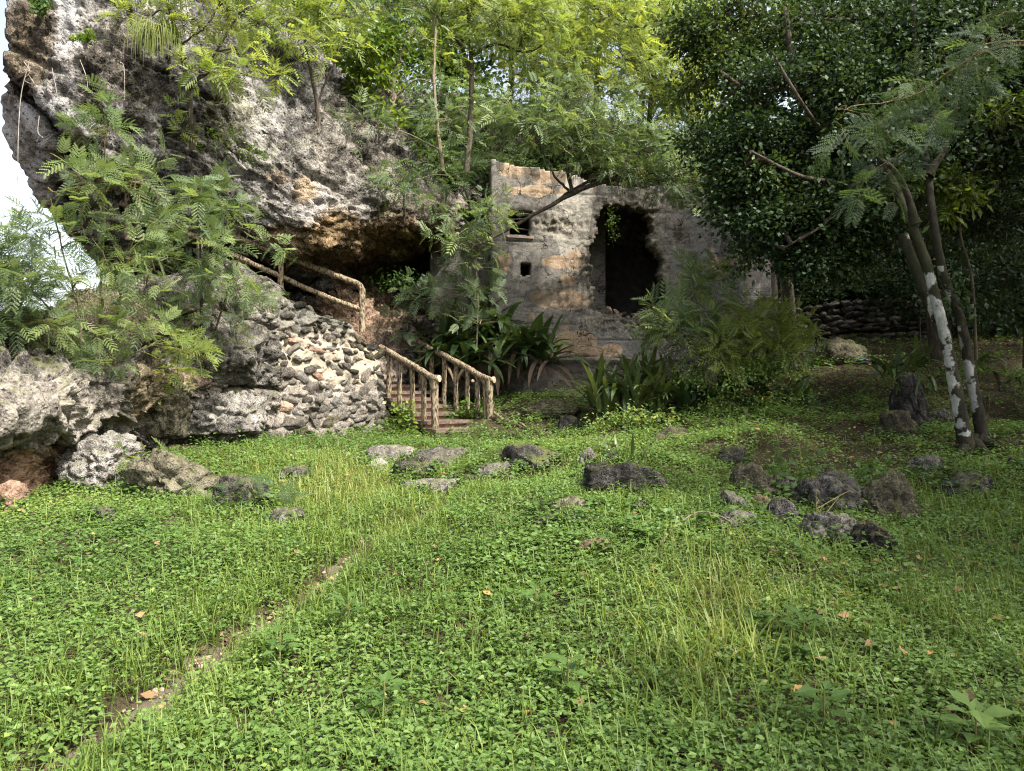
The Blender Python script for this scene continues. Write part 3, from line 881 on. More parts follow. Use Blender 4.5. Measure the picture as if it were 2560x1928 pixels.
def poly_sd(px, py, poly):
    """signed distance to a polygon, negative inside"""
    P = np.array([b_at(*q) for q in poly], float)
    d = np.full(len(px), 1e9); ins = np.zeros(len(px), bool)
    for k in range(len(P)):
        a_, b_ = P[k], P[(k + 1) % len(P)]
        e = b_ - a_
        t = np.clip(((px - a_[0]) * e[0] + (py - a_[1]) * e[1]) / (e @ e), 0, 1)
        d = np.minimum(d, np.hypot(px - a_[0] - t * e[0], py - a_[1] - t * e[1]))
        c1 = (a_[1] > py) != (b_[1] > py)
        with np.errstate(divide='ignore', invalid='ignore'):
            xi = a_[0] + (py - a_[1]) * e[0] / (e[1] if e[1] != 0 else 1e-9)
        ins ^= c1 & (px < xi)
    return np.where(ins, -d, d)
step = 0.034
sb = np.arange(0, blen + 1e-6, step); zb = np.arange(1.2, 6.6, step)
S_, Z_ = np.meshgrid(sb, zb)
sf, zf = S_.ravel(), Z_.ravel()
ub, vb_ = b_uv(sf, zf)
topv = np.interp(ub, [1228, 1300, 1400, 1470, 1560, 1700, 1940], [398, 412, 425, 452, 470, 462, 470])
ztop = CAMZ + (964 - topv) / F * (BW0[1] + bdir[1] * sf)
q3 = np.stack([sf, zf, 0 * sf], 1)
hc1, hc2, hcid = worley(q3 * 5.5 + 0.2 * fbm(q3 * 4, 2, 100)[:, None], 99)
hole = poly_sd(sf, zf, HOLE) + 0.13 * (hcid - 0.5) + 0.04 * fbm(q3 * 3, 3, 101) + 0.015 * fbm(q3 * 15, 2, 102)
win1 = poly_sd(sf, zf, WIN1); win2 = poly_sd(sf, zf, WIN2)
rnd = poly_sd(sf, zf, RND) + 0.02 * fbm(q3 * 9, 2, 103); sq = poly_sd(sf, zf, SQ)
topsd = (zf - ztop) + 0.06 * fbm(q3 * 3, 3, 104)
solid = (hole > 0) & (win1 > 0) & (win2 > 0) & (rnd > 0) & (sq > 0) & (topsd < 0)
# relief: board courses, spalls, eroded edges, ledge
course = zf + 0.012 * np.sin(sf * 1.3)
gro = np.abs(((course - 0.1) / 0.36) % 1.0 - 0.5) * 0.36
rel = -0.016 * np.exp(-((0.18 - gro) / 0.012) ** 2) * sstep(-0.25, 0.25, fbm(q3 * 2, 3, 105))
vj = np.abs(((sf + 0.9 * np.floor(course / 0.36) * 0.7) / 1.6) % 1.0 - 0.5) * 1.6
rel += -0.012 * np.exp(-((0.8 - vj) / 0.014) ** 2)
spall_n = fbm(q3 * 1.6, 4, 106)
def near(u, v, ru, rv): return np.exp(-(((ub - u) / ru) ** 2 + ((vb_ - v) / rv) ** 2))
er = np.exp(-np.clip(hole, 0, None) / 0.11) + 0.8 * near(1385, 560, 60, 30) + 0.7 * near(1470, 680, 30, 50) + 0.5 * near(1640, 500, 90, 40) + 0.6 * near(1700, 596, 24, 26) + 0.6 * near(1560, 815, 130, 26) 
er = er + 0.22 * sstep(0.25, 0.5, spall_n)
er = np.clip(er, 0, 1.1)
rough_n = fbm(q3 * 6, 5, 107, ridged=True)
w1, w2, wid = worley(q3 * 7, 108)
rel += er * (-0.07 + 0.10 * rough_n - 0.05 * (1 - sstep(0, 0.15, w2 - w1)))
rel += 0.010 * fbm(q3 * 9, 3, 109)
rel += np.where(vb_ > 903, -0.10, 0.0) * sstep(1220, 1240, ub)       # plinth set back below the ledge
rel += -0.10 * near(1700, 596, 14, 18)
PB = np.stack([BW0[0] + bdir[0] * sf + bn[0] * rel, BW0[1] + bdir[1] * sf + bn[1] * rel, zf], 1)
nzb, nsb = len(zb), len(sb)
TH = 0.42
PBk = np.stack([BW0[0] + bdir[0] * sf - bn[0] * TH, BW0[1] + bdir[1] * sf - bn[1] * TH, zf], 1)
fq = grid_faces(nzb, nsb)
keep = solid[fq].all(1)
fk = fq[keep]
# boundary edges -> reveal faces
e = np.concatenate([fk[:, [0, 1]], fk[:, [1, 2]], fk[:, [2, 3]], fk[:, [3, 0]]])
es = np.sort(e, 1); key = es[:, 0].astype(np.int64) * (nzb * nsb) + es[:, 1]
uq, ix, ct = np.unique(key, return_index=True, return_counts=True)
be = e[ix[ct == 1]]
nv = len(PB)
# reveal with one rough middle ring
PMid = (PB + PBk) / 2 + 0.05 * np.stack([fbm(PB * 5, 3, 110), 0 * sf, fbm(PB * 5, 3, 111)], 1)
VV = np.concatenate([PB, PMid, PBk])
F2 = np.concatenate([fk, np.stack([be[:, 1], be[:, 0], be[:, 0] + nv, be[:, 1] + nv], 1), np.stack([be[:, 1] + nv, be[:, 0] + nv, be[:, 0] + 2 * nv, be[:, 1] + 2 * nv], 1), fk[:, ::-1] + 2 * nv])
used = np.unique(F2); remap = -np.ones(3 * nv, int); remap[used] = np.arange(len(used))
# masks: bare warm render, grey cement and dark stain with tree shade painted in towards the right, eroded aggregate
warm = 0.0 * sf
for (u, v, ru, rv, k) in [(1290, 425, 55, 22, 1), (1370, 440, 55, 25, 0.9), (1340, 480, 90, 20, .8), (1420, 470, 90, 50, .35), (1395, 655, 50, 18, 1), (1440, 650, 28, 30, 1), (1420, 700, 26, 18, .9), (1370, 735, 60, 14, .7), (1400, 750, 90, 30, .8), (1330, 790, 60, 20, .5),
                          (1440, 855, 60, 35, 1), (1530, 875, 30, 22, 1), (1490, 880, 60, 18, .9), (1380, 870, 40, 26, .7), (1415, 815, 25, 18, .7), (1798, 668, 26, 30, 1.2), (1835, 645, 14, 22, 1.2), (1780, 624, 8, 8, 1.2), (1790, 535, 14, 8, .8), (1260, 640, 30, 60, .5)]:
    warm = np.maximum(warm, k * np.exp(-(((ub - u) / ru) ** 2 + ((vb_ - v) / rv) ** 2) ** 2))
warm = 0.8 * sstep(0.40, 0.62, warm + 0.42 * fbm(q3 * 3.0, 5, 112))
grey = sstep(0.0, 0.25, 0.9 * near(1530, 845, 40, 35) + 0.6 * near(1560, 860, 60, 30) + 0.5 * sstep(1640, 1720, ub) + 0.35 * fbm(q3 * 2.5, 4, 113) - 0.25)
light = sstep(0.35, 0.6, near(1430, 560, 60, 110) + 0.5 * near(1450, 470, 60, 40) + 0.3 * fbm(q3 * 3, 4, 114))
streak = fbm(np.stack([sf * 5, zf * 0.6, 0 * sf], 1), 4, 115)
dark = sstep(0.05, 0.6, streak * 0.8 + 0.5 * fbm(q3 * 1.7, 4, 116) + 0.5 * np.exp(-((topsd + 0.1) / 0.3) ** 2) + 0.9 * sstep(900, 915, vb_) + 0.7 * near(1270, 680, 60, 60) + 0.5 * near(1360, 745, 110, 20) + 0.5 * sstep(1720, 1900, ub) - 0.12)
joint = np.maximum(np.exp(-((0.18 - gro) / 0.016) ** 2) * sstep(-0.2, 0.3, fbm(q3 * 2, 3, 105)), 0.8 * np.exp(-((0.8 - vj) / 0.016) ** 2) * sstep(0.0, 0.3, fbm(q3 * 1.5, 3, 119))) * (1 - np.clip(er, 0, 1))
att = {}
for k_, a_ in (('warm', warm * (1 - er * 0.7)), ('grey', grey), ('light', light), ('dark', dark), ('rough', er), ('joint', joint)):
    full = np.concatenate([a_, 0.4 * a_ + (0.6 if k_ == 'rough' else 0), 0 * a_ + (0.6 if k_ == 'dark' else 0)])
    att[k_] = full[used]
m = NT('weathered_concrete')
P = m.pos()
n1 = m.noise(P, 2.2, 6, 0.65, 0.3); n2 = m.noise(P, 14, 6, 0.7); n3 = m.noise(P, 60, 4, 0.7)
def crisp(att_, amt=0.9, lo=0.47, hi=0.55, scale=4.0):
    q_ = m.math('ADD', m.attr(att_), m.math('MULTIPLY', m.math('SUBTRACT', m.noise(P, scale, 7, 0.68, 0.3), 0.5), amt))
    return m.ramp(q_, [(lo, 0.0), (hi, 1.0)])
c = m.ramp(n2, [(0.3, (0.13, 0.12, 0.105)), (0.7, (0.28, 0.255, 0.22))])
c = m.mix(m.math('MULTIPLY', crisp('light'), 0.9), c, m.ramp(n2, [(0.3, (0.33, 0.30, 0.25)), (0.7, (0.50, 0.46, 0.385))]))
c = m.mix(m.math('MULTIPLY', crisp('grey'), 0.8), c, m.ramp(n2, [(0.3, (0.115, 0.113, 0.11)), (0.7, (0.22, 0.215, 0.205))]))
c = m.mix(m.math('MULTIPLY', crisp('warm'), 0.9), c, m.ramp(n2, [(0.3, (0.34, 0.22, 0.125)), (0.7, (0.50, 0.38, 0.26))]))
c = m.mix(m.attr('rough'), c, m.ramp(n2, [(0.36, (0.045, 0.04, 0.03)), (0.52, (0.19, 0.165, 0.125)), (0.68, (0.40, 0.35, 0.27))]))
drip = m.ramp(m.noise(m.map(P, (1, 1, 0.07)), 7, 5, 0.6), [(0.52, 0.0), (0.68, 0.6)])
mot = m.ramp(m.noise(m.map(P, (1, 1, 2.4)), 3.4, 7, 0.7, 0.5), [(0.52, 0.0), (0.58, 0.8)])
dk = m.math('MAXIMUM', m.math('MULTIPLY', crisp('dark', 1.1, 0.40, 0.66, 3.0), 0.85), m.math('MAXIMUM', m.math('MULTIPLY', mot, 0.8), drip))
c = m.mix(m.math('MULTIPLY', dk, 0.8), c, m.mix(n2, (0.022, 0.021, 0.019), (0.085, 0.079, 0.068)))
c = m.mix(m.math('MULTIPLY', m.attr('joint'), 0.8), c, (0.03, 0.027, 0.022))
ed = m.node('ShaderNodeTexVoronoi', feature='DISTANCE_TO_EDGE')
wv_ = m.node('ShaderNodeVectorMath', operation='ADD'); m.link(P, wv_.inputs[0])
nv_ = m.node('ShaderNodeTexNoise'); m.link(P, nv_.inputs['Vector']); nv_.inputs['Scale'].default_value = 2.5; nv_.inputs['Detail'].default_value = 5
m.link(nv_.outputs['Color'], wv_.inputs[1]); m.link(wv_.outputs[0], ed.inputs['Vector']); ed.inputs['Scale'].default_value = 1.1
crack = m.math('MULTIPLY', m.ramp(ed.outputs['Distance'], [(0.0, 1.0), (0.016, 0.0)]), m.ramp(n1, [(0.45, 0.0), (0.55, 1.0)]))
c = m.mix(crack, c, (0.015, 0.013, 0.011))
c = m.mix(0.45, c, m.ramp(n3, [(0.3, 0.4), (0.65, 1.0)]), 'MULTIPLY')
hgt = m.math('ADD', m.math('MULTIPLY', n3, 0.4), m.math('MULTIPLY', n2, 0.8))
hgt = m.math('SUBTRACT', hgt, crack)
M_conc = m.done(m.bsdf(c, 0.92, m.bump(hgt, 0.7, 0.03), 0.12))
bunk = thing('bunker', 'ruined concrete bunker with a large broken opening in its stained front', 'bunker', (float(BW0[0]), float(BW0[1]), 0))
def under(o):   # keep world placement under the empty
    o.matrix_parent_inverse = Matrix.Translation(o.parent.location).inverted(); return o
inv = remap[F2]
bme = mesh_np('front_wall', VV[used], inv[:, ::-1] if False else inv, att, True)
under(obj('front_wall', bme, M_conc, bunk))
# inner room
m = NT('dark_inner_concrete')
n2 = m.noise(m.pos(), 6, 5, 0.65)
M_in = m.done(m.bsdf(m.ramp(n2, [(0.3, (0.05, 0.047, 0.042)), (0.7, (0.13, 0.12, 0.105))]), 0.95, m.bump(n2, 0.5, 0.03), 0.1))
def slab(mb, o, ex, ey, ez):
    o, ex, ey, ez = [np.asarray(q, float) for q in (o, ex, ey, ez)]
    v = [o + ex * i + ey * j + ez * k for k in (0, 1) for j in (0, 1) for i in (0, 1)]
    mb.add(v, [[0, 2, 3, 1], [4, 5, 7, 6], [0, 1, 5, 4], [2, 6, 7, 3], [0, 4, 6, 2], [1, 3, 7, 5]])
b3 = np.array([bdir[0], bdir[1], 0]); bi = -np.array([bn[0], bn[1], 0]); up3 = np.array([0, 0, 1.0])
O3 = np.array([BW0[0], BW0[1], 0]) + bi * (TH + 0.004)
def part(name, mat, parent, *slabs, smooth=False):
    mb = MB()
    for s_ in slabs: slab(mb, *s_)
    o = obj(name, mb.mesh(name, smooth), mat, parent)
    if parent.location.length > 0: under(o)
    return o
RD = 3.0
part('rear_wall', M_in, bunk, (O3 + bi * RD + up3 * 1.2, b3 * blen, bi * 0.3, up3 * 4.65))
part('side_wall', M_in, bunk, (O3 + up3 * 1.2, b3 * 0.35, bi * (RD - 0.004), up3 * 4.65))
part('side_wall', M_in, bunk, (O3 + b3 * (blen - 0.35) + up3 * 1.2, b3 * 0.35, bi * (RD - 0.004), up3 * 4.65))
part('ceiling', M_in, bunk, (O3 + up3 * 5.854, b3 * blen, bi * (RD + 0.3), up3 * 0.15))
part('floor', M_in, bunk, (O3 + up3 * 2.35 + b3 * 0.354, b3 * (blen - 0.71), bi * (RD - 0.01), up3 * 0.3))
# pillar inside, left of the opening
s0, _ = b_at(1528, 700)
pl = [O3 + b3 * (s0 + 0.05) + bi * 1.1 + up3 * z for z in np.linspace(2.4, 5.2, 14)]
mb = MB(); slab(mb, O3 + b3 * (s0 - 0.22) + bi * 1.0 + up3 * 2.652, b3 * 0.5, bi * 0.4, up3 * 3.2)
under(obj('pillar', mb.mesh('pillar', False), M_conc, bunk))
# window frame, sill and broken slats
def bpt(u, v, out=0.0):
    s_, z_ = b_at(u, v); return np.array([BW0[0] + bdir[0] * s_ + bn[0] * out, BW0[1] + bdir[1] * s_ + bn[1] * out, z_])
M_rust = bark_mat('weathered_timber', (0.05, 0.04, 0.03), (0.16, 0.13, 0.10), 10, 1.0, 0.006)
M_sill = bark_mat('pinkish_sill', (0.28, 0.20, 0.15), (0.42, 0.32, 0.25), 10, 1.0, 0.006)
for k, (u0, v0, u1, v1, r_) in enumerate([(1272, 534, 1330, 537, .016), (1274, 547, 1328, 544, .014), (1274, 556, 1310, 552, .013), (1276, 566, 1325, 572, .014), (1300, 527, 1302, 560, .013)]):
    mb = MB(); tube(mb, [bpt(u0, v0, -0.08 - 0.015 * k), bpt(u1, v1, -0.10 - 0.015 * k)], r_, 5)
    under(obj('window_slat', mb.mesh('window_slat', False), M_rust, bunk))
a_, b_ = bpt(1266, 588), bpt(1334, 592)
mb = MB(); slab(mb, a_ - up3 * 0.05 + bi * 0.02, b_ - a_, -bi * 0.06, up3 * 0.05)
under(obj('window_sill', mb.mesh('window_sill', False), M_sill, bunk))
m = NT('grimy_concrete')
n1 = m.noise(m.map(m.pos(), (1, 1, 0.4)), 3, 6, 0.7, 0.4); n2 = m.noise(m.pos(), 25, 5, 0.7)
M_side = m.done(m.bsdf(m.ramp(m.math('ADD', m.math('MULTIPLY', n1, 0.7), m.math('MULTIPLY', n2, 0.35)), [(0.35, (0.03, 0.028, 0.025)), (0.55, (0.12, 0.11, 0.095)), (0.75, (0.24, 0.21, 0.18))]), 0.92, m.bump(n2, 0.7, 0.03), 0.12))
# low concrete side wall left of the bunker
a_, b_ = W(1075, 900, 17.2), W(1225, 900, 17.0)
sn = np.array([0.03, 1.0, 0.0])
part('side_block', M_side, bunk, (a_ * np.array([1, 1, 0]) + up3 * 1.0, (b_ - a_) * np.array([1, 1, 0]), sn * 0.5, up3 * 4.2))
# rubble left on the breach sill
for k, (u, v) in enumerate([(1505, 768), (1548, 778), (1570, 788), (1600, 790), (1625, 786), (1650, 776), (1590, 792), (1530, 776)]):
    o = obj('broken_edge', (st_red if k % 2 else st_grey)[k], None, bunk)
    under(o)
    o.location = bpt(u, v, -0.2 - 0.03 * (k % 3)); s_ = 0.10 + 0.03 * (k % 4)
    o.scale = (s_ * 1.4, s_ * 1.6, s_); o.rotation_euler = (k, 0.4 * k, 0.7 * k)

# split timber post at the bunker's right corner
M_grain = bark_mat('split_timber', (0.10, 0.085, 0.068), (0.34, 0.29, 0.23), 9, 0.06, 0.01)
post = thing('timber_post', 'tall split weathered timber post beside the right end of the bunker', 'post', tuple(W(1938, 850, 16.4)))
def under_tube(name, parent, mat, pts, rad, sides=7, rough=0.12, seed=1):
    mb = MB(); tube(mb, pts, rad, sides, 0.5, rough, seed)
    o = obj(name, mb.mesh(name), mat, parent)
    return under(o)
under_tube('post', post, M_grain, smooth_path([W(1942, 870, 16.4), W(1937, 740, 16.4), W(1930, 600, 16.45), W(1926, 520, 16.5)], 20), np.linspace(0.075, 0.045, 20), 8, 0.3, 3)
under_tube('splinter', post, M_grain, smooth_path([W(1957, 800, 16.5), W(1954, 700, 16.5), W(1946, 610, 16.5)], 12), np.linspace(0.04, 0.022, 12), 6, 0.3, 4)
under_tube('splinter', post, M_grain, smooth_path([W(1931, 720, 16.3), W(1930, 640, 16.3), W(1934, 560, 16.35)], 12), np.linspace(0.025, 0.015, 12), 5, 0.3, 5)

# ================================================================== stairs and log railings
def log_mat():
    m = NT('imitation_bark')
    P = m.map(m.pos(), (1, 1, 0.35))
    P0 = m.pos()
    n1 = m.noise(P, 26, 5, 0.65, 0.6); n2 = m.noise(P0, 3, 4)
    v = m.voro(P, 34)
    f = m.math('ADD', m.math('MULTIPLY', n1, 0.7), m.math('MULTIPLY', v, 0.5))
    c = m.ramp(f, [(0.38, (0.014, 0.011, 0.008)), (0.50, (0.085, 0.068, 0.043)), (0.68, (0.27, 0.21, 0.135))])
    c = m.mix(m.ramp(n2, [(0.4, 0.0), (0.65, 0.5)]), c, m.mix(1.0, c, (0.75, 0.74, 0.76), 'MULTIPLY'))
    return m.done(m.bsdf(c, 0.85, m.bump(f, 0.9, 0.02), 0.2))
M_log = log_mat()
m = NT('sawn_end')
P = m.pos('UV') if False else m.pos()
n1 = m.noise(P, 60, 3)
M_end = m.done(m.bsdf(m.ramp(n1, [(0.3, (0.50, 0.38, 0.25)), (0.7, (0.66, 0.52, 0.37))]), 0.7, None, 0.2))
M_ring = bark_mat('ring_line', (0.22, 0.15, 0.09), (0.28, 0.2, 0.12), 20, 1, 0.002)
sdir = norm(np.array([-0.62, 0.78])); edir = np.array([sdir[1], -sdir[0]])
if edir[0] < 0: edir = -edir
N0 = W(1087, 1079, 13.2)              # foot of the near end post
Fp = W(1224, 1076, 13.85)             # foot of the far end post
s3 = np.array([sdir[0], sdir[1], 0]); e3 = np.array([edir[0], edir[1], 0])
def log(name, parent, pts, r, sides=12, rough=0.16, seed=1, n=26):
    n = n * 2
    P = smooth_path(pts, n)
    P = P + 0.012 * np.stack([fbm(P * 3 + seed, 2, seed), fbm(P * 3 + seed + 9, 2, seed + 1), fbm(P * 3 + seed + 5, 2, seed + 2)], 1)
    mb = MB(); tube(mb, P, np.interp(np.linspace(0, 1, len(P)), np.linspace(0, 1, np.size(r)), np.atleast_1d(r)), sides + 8, 0.5, rough * 1.5, seed)
    o = obj(name, mb.mesh(name), M_log, parent)
    if parent.location.length: under(o)
    return o
def end_cap(parent, c, ax, r):
    ax = norm(np.asarray(ax, float)); x = norm(np.cross(ax, [0, 0, 1.0])); y = np.cross(x, ax)
    mb = MB(); ang = np.linspace(0, 2 * np.pi, 17)[:-1]
    for k, (rr_, o_) in enumerate([(r, 0.004), (r * 0.99, 0.012)]):
        pass
    v = np.concatenate([[c + ax * 0.014], c + ax * 0.012 + r * 0.97 * (np.cos(ang)[:, None] * x + np.sin(ang)[:, None] * y), c - ax * 0.02 + r * (np.cos(ang)[:, None] * x + np.sin(ang)[:, None] * y)])
    i = np.arange(16); j = (i + 1) % 16
    mb.add(v, np.stack([0 * i, i + 1, j + 1], 1)); mb.add(v, np.stack([i + 1, i + 17, j + 17, j + 1], 1))
    o = under(obj('end_cap', mb.mesh('end_cap', False), M_end, parent))
    for q in (0.25, 0.5, 0.76):
        mb = MB(); cc = c + ax * 0.0145
        tube(mb, [cc + r * q * (math.cos(t) * x + math.sin(t) * y) for t in np.linspace(0, 2 * math.pi, 15)], 0.0022, 4, caps=False)
        ro = obj('growth_ring', mb.mesh('growth_ring'), M_ring, o)
slope = 0.60 / 1.85
def stair_rail(label, foot, length, seeds, dists, caplen):
    t = thing('log_railing', label, 'railing', tuple(foot), 'log railings of the lower stairs')
    top0 = foot + up3 * 0.90
    hr = [top0 - s3 * 0.0 + e3 * 0.0 + up3 * 0.02 + (-s3) * caplen * 0.6 + e3 * caplen * 0.3, top0 + up3 * 0.02, top0 + s3 * 0.22 + up3 * 0.075]
    for d in np.linspace(0.6, length, 6): hr.append(top0 + s3 * d + up3 * (slope * d + 0.02))
    log('handrail', t, hr, np.linspace(0.060, 0.054, 44), 14, 0.15, seeds, 44)
    end_cap(t, hr[0], norm(hr[0] - hr[1]), 0.060)
    for k, d in enumerate(dists):
        r_ = 0.064 if k == 0 else 0.045
        b = foot + s3 * d + up3 * (slope * d * 1.0 - 0.12)
        tp = foot + s3 * d + up3 * (0.90 + slope * d)
        log('post', t, [b, (b + tp) / 2, tp], np.linspace(r_ * 1.04, r_, 16), 12, 0.14, seeds + 3 + k, 16)
    return t
r1 = stair_rail('near log look railing of the lower stairs, abutting the rubble wall', N0, 1.95, 11, [0, 0.36, 0.75, 1.2, 1.62], 0.13)
r2 = stair_rail('far log look railing of the lower stairs, in front of the strap leaf clump', Fp, 2.6, 31, [0, 0.13, 0.38, 0.70, 1.08, 1.5, 1.95, 2.4], 0.13)
kn = W(1182, 951, 13.95)
end_cap(r2, kn + np.array([0, 0.0, -0.01]), norm(np.array([0.5, -0.85, 0.1])), 0.026)
# treads and risers
m = NT('stained_concrete_step')
n1 = m.noise(m.pos(), 14, 5, 0.7)
M_tread = m.done(m.bsdf(m.ramp(n1, [(0.3, (0.05, 0.035, 0.028)), (0.7, (0.20, 0.145, 0.115))]), 0.85, m.bump(n1, 0.5, 0.02), 0.2))
m = NT('reddish_riser')
n1 = m.noise(m.pos(), 11, 5, 0.7)
M_riser = m.done(m.bsdf(m.ramp(n1, [(0.3, (0.16, 0.085, 0.055)), (0.7, (0.42, 0.26, 0.17))]), 0.9, m.bump(n1, 0.5, 0.02), 0.15))
stair = thing('staircase', 'short reddish staircase climbing between the two log railings', 'stairs', tuple(N0))
for k in range(7):
    o_ = N0 + s3 * (0.40 * k - 0.10) - e3 * 0.02 + up3 * (0.13 * k - 0.02)
    mb = MB(); slab(mb, o_ - s3 * 0.06 - e3 * 0.06, e3 * 1.14, s3 * 0.46, up3 * 0.06)
    under(obj('tread', mb.mesh('tread', False), M_tread, stair))
    mb = MB(); slab(mb, o_ - up3 * (0.072 if k else 0.3) - e3 * 0.0, e3 * 1.02, s3 * 0.40, up3 * (0.070 if k else 0.298))
    under(obj('riser', mb.mesh('riser', False), M_riser, stair))

# upper railing above the rubble wall
ur = thing('upper_log_railing', 'log look handrail climbing left above the rubble wall towards the cave', 'railing', tuple(W(905, 805, 14.2)))
top = [W(906, 735, 14.2), W(902, 716, 14.2), W(885, 706, 14.15), W(800, 674, 13.8), W(700, 634, 13.4), W(600, 596, 13.0), W(500, 555, 12.7), W(400, 512, 12.5), W(300, 470, 12.3)]
log('handrail', ur, top, 0.052, 12, 0.15, 71, 60)
low = [W(903, 776, 14.2), W(800, 735, 13.8), W(700, 690, 13.4), W(600, 645, 13.0), W(500, 598, 12.7), W(400, 552, 12.5), W(300, 508, 12.3)]
log('middle_rail', ur, low, 0.045, 12, 0.15, 72, 54)
for k, (u, v0, v1, D_) in enumerate([(905, 722, 830, 14.2), (701, 636, 735, 13.4), (500, 556, 665, 12.7), (320, 480, 600, 12.35)]):
    log('post', ur, [W(u, v1, D_), W(u, (v0 + v1) / 2, D_), W(u, v0, D_)], 0.056 if k == 0 else 0.05, 12, 0.16, 80 + k, 16)
# ================================================================== leaf templates
def frond_fine(pairs=6, leaflets=7, droop=0.25):
    """bipinnate leaf along +y, unit length, triangles only"""
    V, Fc = [], []
    def tri(a, b, c): 
        k = len(V); V.extend([a, b, c]); Fc.append([k, k + 1, k + 2])
    def curve(t): return np.array([0, t * (1 - 0.10 * droop * t), -droop * t * t])
    for s in range(4):
        a, b = curve(s / 4), curve((s + 1) / 4)
        w = np.array([0.010, 0, 0]); tri(a - w, a + w, b)
    for k in range(pairs):
        t = 0.26 + 0.74 * k / (pairs - 1)
        c = curve(t)
        L = 0.46 * (1 - 0.45 * abs(t - 0.55)) 
        for sd in (-1, 1):
            ang = math.radians(62 - 26 * t)
            d = np.array([sd * math.sin(ang), math.cos(ang), -0.25 * droop]); d /= np.linalg.norm(d)
            pr = np.array([-d[1] * sd, d[0] * sd, 0]); pr /= np.linalg.norm(pr)
            for j in range(leaflets):
                q = c + d * L * (0.12 + 0.88 * j / (leaflets - 1)) + np.array([0, 0, -0.10 * droop * (j / leaflets) ** 2])
                l = 0.105 * (1 - 0.5 * abs(j / (leaflets - 1) - 0.45))
                for s2 in (-1, 1):
                    e = pr * s2 * 0.92 + d * 0.40
                    tri(q - d * 0.017, q + d * 0.021, q + e * l + np.array([0, 0, -0.012]))
    return np.array(V), np.array(Fc)
def frond_coarse(pairs=6, droop=0.25, wid=0.068, teeth=False):
    V, Fc = [], []
    def curve(t): return np.array([0, t * (1 - 0.10 * droop * t), -droop * t * t])
    for k in range(pairs):
        t = 0.26 + 0.74 * k / (pairs - 1)
        c = curve(t); L = 0.46 * (1 - 0.45 * abs(t - 0.55))
        for sd in (-1, 1):
            ang = math.radians(62 - 26 * t)
            d = np.array([sd * math.sin(ang), math.cos(ang), -0.3 * droop]); d /= np.linalg.norm(d)
            pr = np.array([-d[1], d[0], 0]); pr /= np.linalg.norm(pr)
            b = len(V)
            if not teeth:
                V += [c, c + d * L * 0.45 + pr * wid, c + d * L * 0.45 - pr * wid, c + d * L * 1.05 - np.array([0, 0, 0.04])]
                Fc += [[b, b + 2, b + 1], [b + 1, b + 2, b + 3]]
            else:       # five pairs of broad leaflets on each pinna
                for j in range(6):
                    q = c + d * L * (0.10 + 0.86 * j / 5) - np.array([0, 0, 0.05 * (j / 5) ** 2])
                    l = wid * 1.5 * (1 - 0.45 * abs(j / 5 - 0.45))
                    for s2 in (-1, 1):
                        b = len(V)
                        e = pr * s2 * 0.9 + d * 0.45
                        V += [q - d * 0.030, q + d * 0.040, q + e * l]
                        Fc.append([b, b + 1, b + 2])
    return np.array(V), np.array(Fc)
FF = [frond_fine(6, 7, 0.2), frond_fine(5, 7, 0.4), frond_fine(7, 7, 0.55)]
FCs = [frond_coarse(6, 0.2, 0.055), frond_coarse(5, 0.45, 0.055), frond_coarse(7, 0.6, 0.055)]
FCf = [frond_coarse(6, 0.2, 0.058, True), frond_coarse(5, 0.45, 0.058, True), frond_coarse(6, 0.6, 0.058, True)]
LEAF5 = (np.array([[0, 0, 0], [-0.30, 0.42, 0.07], [0.30, 0.42, 0.07], [0, 0.45, 0.0], [0, 1.0, -0.06]]), np.array([[0, 3, 1], [0, 2, 3], [1, 3, 4], [3, 2, 4]]))
LEAF4 = (np.array([[0, 0, 0], [-0.30, 0.45, 0.05], [0.30, 0.45, 0.05], [0, 1.0, -0.05]]), np.array([[0, 2, 1], [1, 2, 3]]))
SLIM4 = (np.array([[0, 0, 0], [-0.17, 0.5, 0.04], [0.17, 0.5, 0.04], [0, 1.0, -0.08]]), np.array([[0, 2, 1], [1, 2, 3]]))

# ---- foliage materials
M_leuc = leaf_mat('leucaena_leaf', [(0.0, (0.065, 0.105, 0.050)), (0.5, (0.14, 0.20, 0.085)), (1.0, (0.25, 0.31, 0.115))], 0.5, 0.45, tcol=(1.2, 1.2, 0.65))
M_leuc2 = leaf_mat('sunlit_leucaena_leaf', [(0.0, (0.095, 0.15, 0.045)), (0.5, (0.20, 0.27, 0.075)), (1.0, (0.31, 0.36, 0.10))], 0.5, 0.52, tcol=(1.25, 1.2, 0.55))  # paler, yellower copy of the leucaena leaf with sunlight painted into its colour
M_broad = leaf_mat('glossy_dark_leaf', [(0.0, (0.022, 0.044, 0.018)), (0.6, (0.05, 0.088, 0.030)), (1.0, (0.15, 0.20, 0.040))], 0.52, 0.32, 0.25)
M_bright = leaf_mat('bright_broad_leaf', [(0.0, (0.04, 0.085, 0.018)), (0.5, (0.09, 0.16, 0.025)), (1.0, (0.19, 0.25, 0.035))], 0.4, 0.42)
M_strap = leaf_mat('strap_leaf', [(0.0, (0.026, 0.052, 0.018)), (0.5, (0.06, 0.10, 0.03)), (1.0, (0.13, 0.165, 0.05))], 0.36, 0.2, 0.5)
M_dead = leaf_mat('withered_leaf', [(0.0, (0.07, 0.05, 0.03)), (1.0, (0.20, 0.15, 0.10))], 0.8, 0.1, 0.1, (1, 1, 1))
M_cover = leaf_mat('creeper_leaf', [(0.0, (0.052, 0.105, 0.024)), (0.45, (0.115, 0.20, 0.044)), (0.9, (0.205, 0.30, 0.076)), (1.0, (0.29, 0.335, 0.08))], 0.5, 0.4)
